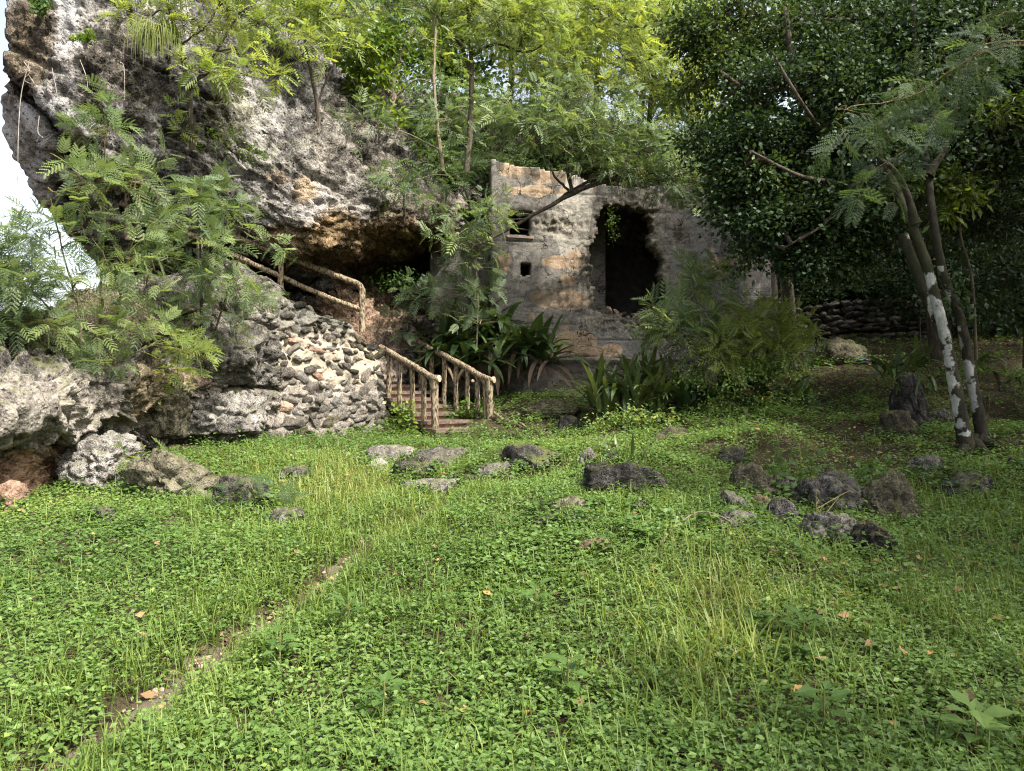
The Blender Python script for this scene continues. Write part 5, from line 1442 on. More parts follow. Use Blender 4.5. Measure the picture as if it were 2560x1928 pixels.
def trunk_part(name, pts, r0, r1, sides, seed, spots):
    P_ = smooth_path(pts, 150)
    mb = MB()
    rad = np.linspace(r0, r1, 150) * (1 + 0.7 * np.exp(-np.linspace(0, 14, 150)))
    tube(mb, P_, rad, sides, 0.5, 0.16, seed)
    V_ = np.concatenate(mb.v)
    uu = 1280 + V_[:, 0] / V_[:, 1] * F; vv_ = 964 - (V_[:, 2] - CAMZ) / V_[:, 1] * F
    tv = np.zeros(len(V_)) - 0.5
    for (u, v, ru, rv) in spots: tv = np.maximum(tv, 1.6 * np.exp(-((uu - u) / ru) ** 2 - ((vv_ - v) / rv) ** 2) - 0.5)
    me = mb.mesh(name); me.attributes['tint'].data.foreach_set('value', tv.astype(np.float32))
    return under(obj(name, me, M_lich, lt))
trunk_part('trunk', [W(2420, 1150, 9.5), W(2405, 1060, 9.5), W(2375, 900, 9.55), W(2345, 770, 9.6), W(2310, 640, 9.7), W(2270, 540, 9.9), W(2215, 420, 10.2), W(2130, 290, 10.8), W(2040, 150, 11.5)], 0.082, 0.03, 36, 5,
           [(2350, 800, 26, 70), (2365, 890, 22, 45), (2372, 960, 24, 50), (2385, 1020, 12, 50), (2330, 760, 26, 30), (2400, 1060, 14, 14), (2318, 705, 20, 20), (2408, 1085, 16, 8)])
trunk_part('trunk', [W(2462, 1150, 9.6), W(2450, 1060, 9.6), W(2425, 920, 9.65), W(2398, 790, 9.7), W(2360, 690, 9.8), W(2335, 560, 9.9), W(2318, 420, 10.1), W(2300, 280, 10.4), W(2285, 60, 10.8), W(2280, -150, 11)], 0.070, 0.03, 36, 6,
           [(2395, 870, 18, 40), (2415, 925, 20, 30), (2425, 985, 20, 30), (2428, 1020, 14, 14), (2375, 830, 12, 40), (2365, 755, 14, 24), (2410, 945, 16, 16), (2352, 672, 10, 10)])
trunk_part('broken_limb', [W(2345, 800, 9.7), W(2315, 740, 9.85), W(2285, 660, 10.1), W(2258, 590, 10.3)], 0.05, 0.07, 16, 7, [(2325, 760, 16, 40)])
trunk_part('limb', [W(2320, 440, 10), W(2370, 350, 10), W(2390, 240, 10)], 0.05, 0.03, 9, 8, [])
trunk_part('limb', [W(2290, 560, 9.8), W(2262, 470, 9.8), W(2230, 420, 9.7), W(2200, 400, 9.7)], 0.045, 0.025, 9, 9, [])
for k, (a_, b_) in enumerate([((2435, 1130), (2500, 1165)), ((2420, 1130), (2380, 1160)), ((2450, 1125), (2510, 1120))]):
    q0, q1 = on_ground(*a_), on_ground(*b_)
    trunk_part('root', [q0 + up3 * 0.12, (q0 + q1) / 2 + up3 * 0.05, q1 - up3 * 0.02], 0.07, 0.03, 8, 20 + k, [])
cr = MB(); rng = np.random.default_rng(4)
n = 5200
c_ = np.array([W(u, v, D_) for u, v, D_ in [(2370, 735, 9.9), (2390, 760, 9.7), (2330, 380, 10.3), (2200, 360, 10.3), (2280, 220, 10.5), (2400, 230, 10.3), (2300, 80, 10.6), (2150, 230, 10.8), (2400, 60, 10.6), (2460, 330, 10.4), (2250, 300, 10.3), (2100, 100, 11)]])
k_ = rng.choice(12, n, p=[.02, .02] + [.096] * 10)
pos = c_[k_] + rng.normal(size=(n, 3)) * np.where(k_ < 2, 0.13, 0.34)[:, None]
inst(cr, LEAF4[0], LEAF4[1], frames(norm(rng.normal(size=(n, 3)) + np.array([0, 0, -.4])), np.array([0, -.3, 1.]) + .5 * rng.normal(size=(n, 3))), pos, 0.08 * rng.uniform(.6, 1.3, n), rng.uniform(0, .7, n))
co = under(obj('crown', cr.mesh('crown', False), M_broad, lt)); co['kind'] = 'stuff'

# ---- long feathery boughs reaching in from the right
tr0 = np.array([6.9, 6.2, gz(6.9, 6.2) - 0.1])
feather_tree('leucaena_tree', 'long thin feathery boughs reaching in from the right edge', [
    ([tr0, tr0 + np.array([-0.1, 0, 2.0]), tr0 + np.array([-0.4, 0, 3.6]), tr0 + np.array([-0.8, 0, 5.0])], 0.10, 0.05),
    ([tr0 + np.array([-0.45, 0, 3.9]), W(2560, 100, 6.0), W(2420, 150, 5.9), W(2280, 240, 5.9), W(2150, 265, 5.9), W(2090, 275, 5.9)], 0.009, 0.003),
    ([tr0 + np.array([-0.5, 0, 3.95]), W(2540, 110, 6.1), W(2400, 190, 6), W(2330, 300, 6), W(2265, 375, 6), W(2180, 430, 6), W(2150, 470, 6)], 0.009, 0.003),
    ([tr0 + np.array([-0.6, 0, 4.3]), W(2560, 30, 6.0), W(2440, 60, 6.0)], 0.007, 0.003)],
    [(2105, 290, 5.8, 15, 30, 2), (2180, 290, 5.8, 20, 30, 2), (2250, 260, 5.8, 25, 25, 2), (2310, 220, 5.8, 30, 30, 3), (2380, 180, 5.8, 30, 30, 3), (2440, 140, 5.8, 30, 30, 3), (2150, 455, 5.9, 25, 25, 2), (2220, 410, 5.9, 30, 20, 2), (2290, 350, 5.9, 25, 25, 2), (2500, 110, 5.9, 30, 40, 3), (2350, 280, 5.9, 25, 25, 2), (2520, 50, 5.9, 30, 30, 2)],
    0.20, 2, 91, (0.0, 0.3), M_leuc, 'tree', None, 6, M_green_twig, 0.26, -0.5, limb=0.004)

# ---- trees outside the view whose crowns shade the slope
OFF = 'trees beside and behind the viewpoint'
for k, (x, y, r_, lab) in enumerate([(9.5, 5.5, 3.2, 'broad tree beyond the right edge shading the twin trunk'), (12.5, 9.5, 3.6, 'broad tree beyond the right edge shading the wood'), (13.5, 14.0, 3.8, 'broad tree far beyond the right edge beside the wood'), (6.4, -0.8, 2.6, 'broad tree right behind the viewpoint shading the lawn'), (8.6, 2.0, 2.8, 'broad tree right of the viewpoint shading the lawn')]):
    z0_ = gz(x, y)
    leaf_tree('shade_tree', lab, [([np.array([x, y, z0_ - 0.2]), np.array([x + 0.2, y, z0_ + 3]), np.array([x, y + 0.1, z0_ + 6]), np.array([x, y, z0_ + 9])], 0.22, 0.07)],
              [((x + r_ * 0.55 * math.cos(a_), y + r_ * 0.55 * math.sin(a_), z0_ + zz), (r_ * 0.62, r_ * 0.62, 1.2), 60) for a_, zz in [(0.3, 6.4), (1.6, 7.0), (2.9, 6.2), (4.1, 6.8), (5.3, 7.2)]] + [((x, y, z0_ + 8.2), (r_ * 0.8, r_ * 0.8, 1.2), 70)],
              0.22, 100 + k, (0.1, 0.7), M_broad, 'tree', OFF, (16, 16, 16, 4, 9)[k], LEAF4, M_bark, 0.06, 0.4)
# ================================================================== strap leaved plants
def strap_mesh(name, mat, bend, width, tintv, seed, twist=0.0):
    """one arching strap leaf, unit length, rooted at the origin, rising along +z and bending to +y"""
    n = 9
    a = np.linspace(0, 1, n)
    th = bend * a ** 1.2
    dy, dz = np.sin(th), np.cos(th)
    y = np.concatenate([[0], np.cumsum((dy[1:] + dy[:-1]) / 2 / (n - 1))]); z = np.concatenate([[0], np.cumsum((dz[1:] + dz[:-1]) / 2 / (n - 1))])
    w = width * np.clip(np.sin(np.pi * (0.12 + 0.88 * a)) ** 0.6, 0.02, 1) * (1 - 0.25 * a)
    V_ = []
    for k in range(n):
        nrm = np.array([0, -math.cos(th[k]), math.sin(th[k])])
        for s in (-1, 0, 1):
            q = np.array([s * w[k] * math.cos(twist * a[k]), y[k], z[k]]) - nrm * (0.25 * w[k] * (1 - abs(s))) * 1.0 + np.array([0, s * w[k] * math.sin(twist * a[k]), 0])
            V_.append(q)
    me = mesh_np(name, np.array(V_), grid_faces(n, 3), {'tint': np.full(3 * n, tintv)}, True)
    me.materials.append(mat)
    return me
def strap_bank(width, add=0.0):
    live = [strap_mesh('leaf', M_strap, b, width, min(t + add, 1), 1, tw) for b, t, tw in [(0.5, 0.25, .2), (0.9, 0.4, -.3), (1.35, 0.3, .3), (1.8, 0.5, 0.2), (2.2, 0.2, -.2), (1.1, 0.75, .4), (0.7, 0.6, .1), (1.6, 0.1, -.4)]]
    dead = [strap_mesh('withered_leaf', M_dead, b, width * 0.8, t, 2, tw) for b, t, tw in [(1.1, 0.2, .6), (1.3, 0.7, -.5), (0.9, 1.0, .5)]]
    return live, dead
BANK = strap_bank(0.055); BANKW = strap_bank(0.078); BANKL = strap_bank(0.055, 0.4)
def strap_plant(name, label, crowns, n, length, seed, bank, dead=0.2, ang=(0.15, 0.9), group=None):
    rng = np.random.default_rng(seed)
    t = thing(name, label, 'plant', tuple(crowns[0]), group)
    for k in range(n):
        c = crowns[rng.integers(len(crowns))]
        isd = rng.random() < dead
        me = bank[1][rng.integers(3)] if isd else bank[0][rng.integers(8)]
        o = obj('withered_leaf' if isd else 'leaf', me, None, t)
        az = rng.uniform(0, 2 * math.pi)
        tilt = rng.uniform(*ang) if not isd else rng.uniform(1.5, 2.0)
        L = length * rng.uniform(0.65, 1.15)
        o.rotation_euler = (-tilt, 0, az)
        o.scale = (L, L, L)
        o.location = np.asarray(c) + rng.normal(size=3) * np.array([0.07, 0.07, 0.03])
        under(o)
    return t
def crowns(pts, D_): return [W(u, v, D_ + dd) for (u, v, dd) in pts]
strap_plant('strap_leaf_clump', 'dense dark clump of arching strap leaves in front of the bunker',
            crowns([(1110, 880, 0), (1150, 860, .2), (1200, 850, .3), (1250, 860, .2), (1300, 880, 0), (1350, 900, .1), (1130, 830, .5), (1200, 815, .6), (1260, 830, .5), (1095, 910, -.2), (1170, 910, -.3), (1240, 910, -.3), (1320, 880, .3), (1370, 905, 0.1)], 15.8), 298, 1.05, 1, BANKW, 0.13, (0.2, 1.3))
# an earth bank carries that clump
boulder(1190, 985, 200, 150, 'dark earth bank under the strap leaf clump', M_moss, 301, 0.45, 0.1, D=16.1, level=5)
strap_plant('strap_leaf_clump', 'upright light green strap leaves at the left of the thicket',
            crowns([(1560, 1010, 0), (1600, 1000, .2), (1640, 1000, .1), (1520, 1030, -.2), (1580, 1030, -.3), (1640, 1030, -.3), (1690, 1000, 0.1), (1620, 970, .5), (1490, 1010, .2)], 12.6), 200, 0.95, 2, BANKL, 0.06, (0.02, 0.6))
strap_plant('strap_leaf_clump', 'dark drooping strap leaves under the shrubs of the thicket',
            crowns([(1760, 1010, 0), (1820, 1010, 0), (1880, 1020, -.1), (1940, 1030, 0), (1720, 1020, -.2), (1800, 960, .4), (1880, 960, .4), (1990, 1040, 0), (1840, 1040, -.3)], 12.4), 200, 0.85, 3, BANKW, 0.14, (0.3, 1.2))
strap_plant('strap_leaf_plant', 'small pale edged strap leaf plant behind the large dark block', [on_ground(1520, 1150), on_ground(1550, 1150), on_ground(1490, 1150), on_ground(1600, 1165)], 34, 0.42, 4, BANKL, 0.05, (0.1, 0.8))
strap_plant('strap_leaf_plant', 'dark glossy strap leaf plant left of the lichened trunk', [W(2240, 930, 11.5), W(2270, 925, 11.6), W(2210, 940, 11.4), W(2300, 915, 11.8)], 46, 0.55, 5, BANKW, 0.05, (0.1, 0.9))
strap_plant('strap_leaf_plant', 'yellow green strap leaf sprout on the dark boulder left of the trunk', [W(2290, 990, 10.3), W(2320, 985, 10.3), W(2260, 980, 10.4)], 16, 0.30, 6, BANK, 0.0, (0.1, 0.9))
strap_plant('strap_leaf_plant', 'strap leaf plant right behind the lichened trunk', [W(2470, 930, 11.5), W(2440, 900, 11.8), W(2540, 960, 11.6)], 14, 0.6, 7, BANKW, 0.1, (0.4, 1.2))
strap_plant('strap_leaf_plant', 'single pale strap leaf standing before the large dark block', [on_ground(1490, 1250), on_ground(1498, 1255)], 3, 0.25, 8, BANKW, 0.0, (0.1, 0.5))
# hanging grass tuft on the cliff
gt = MB(); rng = np.random.default_rng(8)
c0 = W(395, 95, 11.25)
for k in range(130):
    a_ = c0 + rng.normal(size=3) * np.array([0.12, 0.05, 0.06]); az = rng.uniform(-1.2, 1.2); L = rng.uniform(0.3, 0.75)
    dirn = np.array([math.sin(az) * 0.7, -0.5, 0.5])
    pts = [a_, a_ + dirn * L * 0.4, a_ + dirn * L * 0.6 + np.array([0, 0, -0.4 * L]), a_ + dirn * L * 0.6 + np.array([0, 0, -0.85 * L])]
    tube(gt, smooth_path(pts, 6), [0.005, 0.006, 0.005, 0.004, 0.003, 0.001], 3, rng.uniform(0.5, 1.0), caps=False)
tuft = thing('grass_tuft', 'yellowish tuft of grass hanging from the upper cliff', 'plant', tuple(c0))
tb = under(obj('blades', gt.mesh('blades'), M_grass, tuft)); tb['kind'] = 'stuff'
def moss_patch(label, u, v, D_, ru, rv, n, seed, leaf=0.05, tint=(0.3, 0.9)):
    rng = np.random.default_rng(seed); mb = MB()
    uu = u + rng.normal(size=n) * ru * 0.5; vv_ = v + rng.normal(size=n) * rv * 0.5
    pos = W(uu, vv_, D_ + rng.uniform(-0.12, 0.08, n))
    inst(mb, LEAF4[0], LEAF4[1], frames(norm(rng.normal(size=(n, 3)) + np.array([0, -0.6, -.2])), np.array([0, -.6, 1.]) + .5 * rng.normal(size=(n, 3))), pos, leaf * rng.uniform(.6, 1.4, n), rng.uniform(*tint, n))
    t = thing('creeping_plant', label, 'plant', tuple(W(u, v, D_)))
    o = under(obj('foliage', mb.mesh('foliage', False), M_bright, t)); o['kind'] = 'stuff'
moss_patch('small bright leaves sprouting beside the white streak of the cliff', 215, 95, 11.0, 40, 14, 120, 1, 0.08)
moss_patch('small leafy patch on the middle of the cliff face', 560, 345, 12.15, 60, 40, 260, 2)
moss_patch('little green creeper below the leafy patch of the cliff', 640, 385, 12.4, 50, 30, 180, 3)
moss_patch('dark leaves at the top left corner hole of the cliff', 105, 12, 11.2, 26, 22, 120, 4, 0.09, (0, 0.3))
moss_patch('trailing vine dangling in the bunker opening', 1530, 560, 16.5, 16, 60, 200, 5, 0.05, (0.2, 0.7))
moss_patch('dark creeper leaves at the right end of the cave floor', 985, 705, 15.7, 70, 30, 420, 6, 0.07, (0.0, 0.3))
moss_patch('pale sprouting leaves beside the stair foot at left', 1010, 1050, 13.1, 40, 50, 260, 7, 0.09, (0.5, 1.0))
moss_patch('young leaves growing through the far railing posts', 1180, 1040, 14.2, 70, 40, 260, 8, 0.10, (0.2, 0.7))
# roots and vines on the cliff at left
M_root = bark_mat('pale_root', (0.24, 0.20, 0.16), (0.46, 0.41, 0.35), 10)
for k, (pts, r_, lab) in enumerate([([(75, 150), (54, 230), (46, 330), (44, 450), (38, 590)], 0.007, 'longest pale aerial root dangling past the cliff edge into the sky'), ([(60, 155), (75, 180), (60, 200), (85, 210), (70, 185)], 0.006, 'curled pale root on the dark rock at far left'),
                                   ([(300, 155), (310, 170), (312, 250)], 0.006, 'straight pale root hanging from the middle of the upper cliff'), ([(200, 150), (215, 190), (218, 220), (205, 232)], 0.006, 'hooked pale root right of the white streak'),
                                   ([(130, 170), (140, 220), (145, 250)], 0.005, 'short pale root crossing the white streak'), ([(98, 290), (95, 330), (108, 345)], 0.007, 'thin root hanging under the curved ledge')]):
    P_ = smooth_path([W(u, v, 10.95 if u > 60 else 11.0) for u, v in pts], 20)
    mb = MB(); tube(mb, P_, np.linspace(r_, r_ * 0.5, 20), 5, 0.5)
    tag(obj('hanging_root', mb.mesh('hanging_root'), M_root), lab, 'root', 'pale roots on the cliff')
# thicket: saplings and creeper over the straps
TH_ = 'feathery saplings of the thicket'
feather_tree('leucaena_sapling', 'tall feathery sapling in front of the bunker, left one of the thicket', [([W(1755, 1000, 12.9), W(1752, 850, 12.6), W(1735, 720, 12.4), W(1725, 670, 12.3)], 0.018, 0.006), ([W(1755, 900, 12.7), W(1700, 830, 12.4), W(1650, 820, 12.3)], 0.010, 0.004)],
             [(1730, 700, 12.2, 45, 35, 8), (1750, 760, 12.2, 70, 45, 14), (1700, 800, 12.1, 80, 40, 18), (1660, 850, 12.0, 70, 30, 12), (1800, 700, 12.2, 40, 25, 5), (1770, 840, 12.1, 70, 35, 14)], 0.27, False, 11, (0.45, 1.0), M_leuc, 'shrub', TH_, 6, M_green_twig, 0.28, limb=0.010)
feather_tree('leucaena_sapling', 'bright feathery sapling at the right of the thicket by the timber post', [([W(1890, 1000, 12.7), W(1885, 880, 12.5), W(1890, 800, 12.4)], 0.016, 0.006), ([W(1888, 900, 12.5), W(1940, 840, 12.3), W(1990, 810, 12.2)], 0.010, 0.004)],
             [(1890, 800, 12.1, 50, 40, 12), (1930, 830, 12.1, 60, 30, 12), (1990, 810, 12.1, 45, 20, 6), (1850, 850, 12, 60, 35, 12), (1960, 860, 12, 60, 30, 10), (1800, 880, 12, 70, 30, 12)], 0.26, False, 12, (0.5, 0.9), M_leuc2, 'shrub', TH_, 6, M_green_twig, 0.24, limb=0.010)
leaf_tree('creeper_mound', 'tangled small leaved creeper heaped over the right side of the thicket', [(stem((1880, 1060, 12.5), (1880, 950, 12.2), (1870, 880, 12.1)), 0.012, 0.005)],
          [wb(1830, 890, 12.1, 110, 40, 80), wb(1920, 900, 12.1, 90, 45, 70), wb(1970, 950, 12.1, 60, 60, 60), wb(1880, 980, 11.9, 100, 50, 60), wb(1990, 1010, 12.1, 40, 50, 40), wb(1780, 960, 11.9, 90, 40, 40), wb(1640, 1050, 12.0, 150, 35, 90), wb(1520, 1060, 12.1, 80, 30, 50), wb(1850, 1060, 11.8, 140, 30, 70)],
          0.06, 13, (0.5, 1.0), M_cover, 'shrub', None, 16, LEAF4, M_green_twig, 0.008, 0.11)
leaf_tree('leafy_weed', 'leafy green stems growing up through the stone pile', [(list(map(np.array, [on_ground(2040, 1330), on_ground(2040, 1330) + np.array([0, 0, 0.35])])), 0.008, 0.003)],
          [wb(2000, 1220, 7.4, 50, 60, 26), wb(2060, 1260, 7.4, 60, 50, 26), wb(2130, 1270, 7.3, 60, 40, 20), wb(2180, 1220, 7.6, 70, 40, 24), wb(2010, 1300, 7.2, 50, 40, 16)],
          0.085, 14, (0.1, 0.5), M_cover, 'plant', None, 9, LEAF5, M_green_twig, 0.006, 0.10)

# undergrowth on the slope above the cave and the bunker
rng = np.random.default_rng(31)
def slope_pick(n, u0, u1, v1, extra=None):
    w = ((CLIFF_U > u0) & (CLIFF_U < u1) & (CLIFF_V < v1)).astype(float)
    w *= np.clip(0.5 + 0.9 * fbm(CLIFF_P * 0.8, 2, 41), 0.02, 1)
    return rng.choice(len(w), n, p=w / w.sum())
ug = MB()
k = slope_pick(9000, 1030, 2000, 470); n = len(k)
off = rng.normal(size=(n, 3)) * 0.10
pos = CLIFF_P[k] + np.array([0, -0.12, 0.12]) * rng.uniform(0, 2.0, n)[:, None] + off
inst(ug, LEAF4[0], LEAF4[1], frames(norm(rng.normal(size=(n, 3)) + np.array([0, -0.5, -.2])), np.array([0, -.5, 1.]) + .5 * rng.normal(size=(n, 3))), pos, 0.11 * rng.uniform(.5, 1.4, n), np.clip(0.35 + 0.5 * fbm(pos * 0.9, 2, 43) + rng.normal(0, .15, n), 0, 1))
tag(obj('undergrowth', ug.mesh('undergrowth', False), M_bright), 'tangled green undergrowth on the slope above cave and bunker', kind='stuff')
ug = MB()
k = slope_pick(620, 1010, 2000, 480); n = len(k) * 5
c_ = np.repeat(CLIFF_P[k] + np.array([0, -0.25, 0.25]) * rng.uniform(0.3, 2.2, len(k))[:, None], 5, 0)
az = rng.uniform(0, 6.28, n); d = norm(np.stack([np.cos(az), np.sin(az) - 0.4, rng.uniform(-.3, .6, n)], 1))
inst(ug, FCs[1][0], FCs[1][1], frames(d, np.array([0, -.4, .9]) + .4 * rng.normal(size=(n, 3))), c_ + d * 0.03, 0.26 * rng.uniform(.7, 1.2, n), np.clip(np.repeat(rng.uniform(0.1, 0.7, len(k)), 5) + rng.normal(0, .1, n), 0, 1))
tag(obj('undergrowth', ug.mesh('undergrowth', False), M_leuc), 'feathery young growth scattered over the slope above cave and bunker', kind='stuff')

# twigs lying about
for k, (pts, r_, lab, mt) in enumerate([
    ([(1640, 1375, .02), (1690, 1345, .10), (1750, 1328, .16), (1820, 1338, .12), (1880, 1368, .02)], 0.008, 'arching dry twig on the lawn left of the stone pile', M_twig),
    ([(1900, 1380, .05), (1960, 1400, .06), (2030, 1430, .03)], 0.007, 'straight dry twig in front of the stone pile', M_twig),
    ([(1235, 1040, .10), (1262, 1056, .08), (1300, 1062, .06), (1330, 1080, .02)], 0.028, 'brown fallen branch at the foot of the far railing', M_twig),
    ([(1985, 1530, .03), (2060, 1545, .03), (2110, 1550, .02)], 0.008, 'dry stick lying in the foreground leaves', M_twig)]):
    P_ = []
    for u, v, dz in pts:
        q = on_ground(u, v + 6); P_.append(q + up3 * dz)
    mb = MB(); tube(mb, smooth_path(P_, 18), np.linspace(r_, r_ * 0.6, 18), 6, 0.5, 0.15, k)
    tag(obj('fallen_twig', mb.mesh('fallen_twig'), mt), lab, 'twig')
# blue scrap of plastic
m = NT('blue_plastic'); M_blue = m.done(m.bsdf((0.03, 0.30, 0.55), 0.4, None, 0.4))
q = W(2155, 880, 15.3); rng = np.random.default_rng(2)
nn = 9; A, B = np.meshgrid(np.linspace(-1, 1, nn), np.linspace(-1, 1, nn))
V_ = np.stack([0.15 * A.ravel(), 0.10 * B.ravel(), 0.05 * (fbm(np.stack([A.ravel() * 2, B.ravel() * 2, 0 * A.ravel()], 1), 2, 3) + 1)], 1)
zz = gz(q[0], q[1])
sc_ = obj('plastic_scrap', mesh_np('plastic_scrap', V_, grid_faces(nn, nn)), M_blue, None, (q[0], q[1], zz + 0.03))
so = sc_.modifiers.new('thickness', 'SOLIDIFY'); so.thickness = 0.004
tag(sc_, 'crumpled scrap of blue plastic on the ground below the dry stone wall', 'litter')

# ================================================================== ground cover
RK = np.array(ROCKS)
def clear_of_rocks(x, y, grow=0.5):
    ok = np.ones(len(x), bool)
    for r_ in RK:
        ok &= ((x - r_[0]) / (r_[2] * grow)) ** 2 + ((y - r_[1]) / (r_[3] * grow)) ** 2 > 1
    return ok
def uv_of(x, y, z): return 1280 + x / y * F, 964 - (z - CAMZ) / y * F
wallx = lambda y: np.interp(y, [2, 7.3, 9.5, 11.5, 12.3, 14.2, 18], [-5.2, -5.0, -5.0, -4.7, -4.5, -2.4, -2.2])
def sample(n, d0, d1, rng, power=1.0):
    """points spread over the visible ground, density falling with distance"""
    t = rng.uniform(0, 1, n)
    d = (d0 ** (2 - power) + t * (d1 ** (2 - power) - d0 ** (2 - power))) ** (1 / (2 - power)) if power != 2 else d0 * (d1 / d0) ** t
    x = rng.uniform(-0.86, 0.80, n) * d
    return x, d
def cover_density(x, y, z):
    u, v = uv_of(x, y, z)
    p = np.stack([x, y, 0 * x], 1)
    d = 0.85 + 0.65 * fbm(p * 0.9, 4, 201)
    pd = path_dist(x, y)
    d *= sstep(0.03, 0.20, pd + 0.05 * fbm(p * 4, 2, 202))
    # bare leaf litter under the trees
    bare = sstep(0.25, 0.6, np.exp(-(((u - 2060) / 150) ** 2 + ((v - 1110) / 90) ** 2)) + np.exp(-(((u - 2130) / 200) ** 2 + ((v - 900) / 60) ** 2)) + 0.8 * sstep(960, 900, v) * sstep(1900, 2050, u) + 0.6 * np.exp(-(((u - 2480) / 120) ** 2 + ((v - 1090) / 80) ** 2)))
    d *= 1 - 0.4 * bare
    for (bu, bv, ru, rv, k) in [(2000, 1440, 130, 40, .75), (1790, 1500, 90, 40, .55), (1900, 1600, 70, 45, .7), (2050, 1700, 60, 30, .6), (2150, 1790, 120, 40, .5), (1000, 1340, 70, 40, .7), (2380, 1560, 120, 60, .3), (1700, 1830, 60, 30, .5), (2290, 1430, 90, 40, .6)]:
        d *= 1 - k * np.exp(-(((u - bu) / ru) ** 2 + ((v - bv) / rv) ** 2))
    # grassier, barer of leaves round the middle of the path and left of the steps
    g = np.exp(-(((u - 850) / 190) ** 2 + ((v - 1230) / 110) ** 2))
    d *= 1 - 0.6 * g
    d *= (x > wallx(y)) * 1.0
    sx, sy = x - N0[0], y - N0[1]
    a_, b_ = sx * sdir[0] + sy * sdir[1], sx * edir[0] + sy * edir[1]
    d *= 1 - ((a_ > -0.12) & (a_ < 3.2) & (b_ > -0.1) & (b_ < 1.1)) * 0.93
    d *= (y < 16.2) | (x > 5.0)
    return np.clip(d, 0, 1.3), u, v
rng = np.random.default_rng(77)
cov = MB()
for (n, d0, d1, leaf, tm, nl, hgt) in [(16000, 2.3, 5.2, 0.045, LEAF5, 6, 0.095), (21000, 5.2, 8.6, 0.049, LEAF4, 6, 0.105), (18000, 8.6, 12.6, 0.062, LEAF4, 6, 0.13), (13000, 12.6, 18.5, 0.075, LEAF4, 6, 0.16)]:
    x, y = sample(n, d0, d1, rng, 0.6)
    z = ground_h(x, y)
    dens, u, v = cover_density(x, y, z)
    p = np.stack([x, y, 0 * x], 1)
    ok = (rng.uniform(0, 1.05, n) < dens) & clear_of_rocks(x, y)
    x, y, z, u, v, p = x[ok], y[ok], z[ok], u[ok], v[ok], p[ok]
    n = len(x)
    ii = np.repeat(np.arange(n), nl); kk = np.tile(np.arange(nl), n)
    H_ = hgt * rng.uniform(0.45, 1.25, n) * (0.75 + 0.5 * (0.5 + 0.5 * fbm(p * 1.7, 2, 205)))
    lean_ = rng.normal(size=(n, 2)) * 0.035
    hz = (0.35 + 0.65 * ((kk // 2) + 1) / (nl / 2)) * H_[ii]
    az = rng.uniform(0, 6.28, n)[ii] + (kk % 2) * math.pi + (kk // 2) * 1.57 + rng.normal(0, 0.3, n * nl)
    d = np.stack([np.cos(az), np.sin(az), rng.normal(0.05, 0.28, n * nl)], 1)
    pos = np.stack([x[ii] + lean_[ii, 0] * kk / nl, y[ii] + lean_[ii, 1] * kk / nl, z[ii] + hz], 1) + d * 0.012
    nrm = np.array([0.05, -0.10, 1.0]) + 0.30 * rng.normal(size=(n * nl, 3))
    big = sstep(0.35, 0.75, fbm(p * 0.6, 3, 211))
    sc_ = leaf * rng.uniform(0.55, 1.25, n * nl) * (0.85 + 0.5 * big[ii]) * (1 - 0.2 * (kk > nl - 3))
    patch = 0.5 + 0.8 * fbm(p * 0.6, 4, 208)
    yel = np.exp(-(((u - 230) / 300) ** 2 + ((v - 1260) / 60) ** 2)) * 0.35 + np.exp(-(((u - 1300) / 300) ** 2 + ((v - 1010) / 60) ** 2)) * 0.2
    tt = np.clip((0.18 + 0.5 * patch + yel)[ii] + rng.normal(0, 0.14, n * nl) + 0.12 * (kk > nl - 3), 0, 1)
    inst(cov, tm[0], tm[1], frames(d, nrm), pos, sc_, tt)
for (rx_, ry_, ra, rb) in ROCKS:
    if ry_ > 17 or rx_ < wallx(ry_): continue
    n = int(14 + 60 * ra); th = rng.uniform(-math.pi, math.pi, n)
    x = rx_ + np.cos(th) * ra * rng.uniform(0.75, 1.15, n); y = ry_ + np.sin(th) * rb * rng.uniform(0.8, 1.15, n)
    z = ground_h(x, y); nl = 7
    ii = np.repeat(np.arange(n), nl); kk = np.tile(np.arange(nl), n)
    H_ = rng.uniform(0.10, 0.24, n) * min(1.0, 0.6 + ra)
    az = rng.uniform(0, 6.28, n)[ii] + (kk % 2) * math.pi + (kk // 2) * 1.57 + rng.normal(0, 0.3, n * nl)
    d = np.stack([np.cos(az), np.sin(az), rng.normal(0.05, 0.28, n * nl)], 1)
    pos = np.stack([x[ii], y[ii], z[ii] + H_[ii] * (0.3 + 0.7 * (kk + 1) / nl)], 1) + d * 0.015
    inst(cov, LEAF4[0], LEAF4[1], frames(d, np.array([0.05, -0.1, 1.0]) + 0.3 * rng.normal(size=(n * nl, 3))), pos, 0.06 * rng.uniform(0.6, 1.3, n * nl), np.clip(rng.uniform(0.1, 0.6, n)[ii] + rng.normal(0, 0.1, n * nl), 0, 1))
tag(obj('ground_cover', cov.mesh('ground_cover', False), M_cover), 'low creeping plants with oval green leaves covering the slope', kind='stuff')

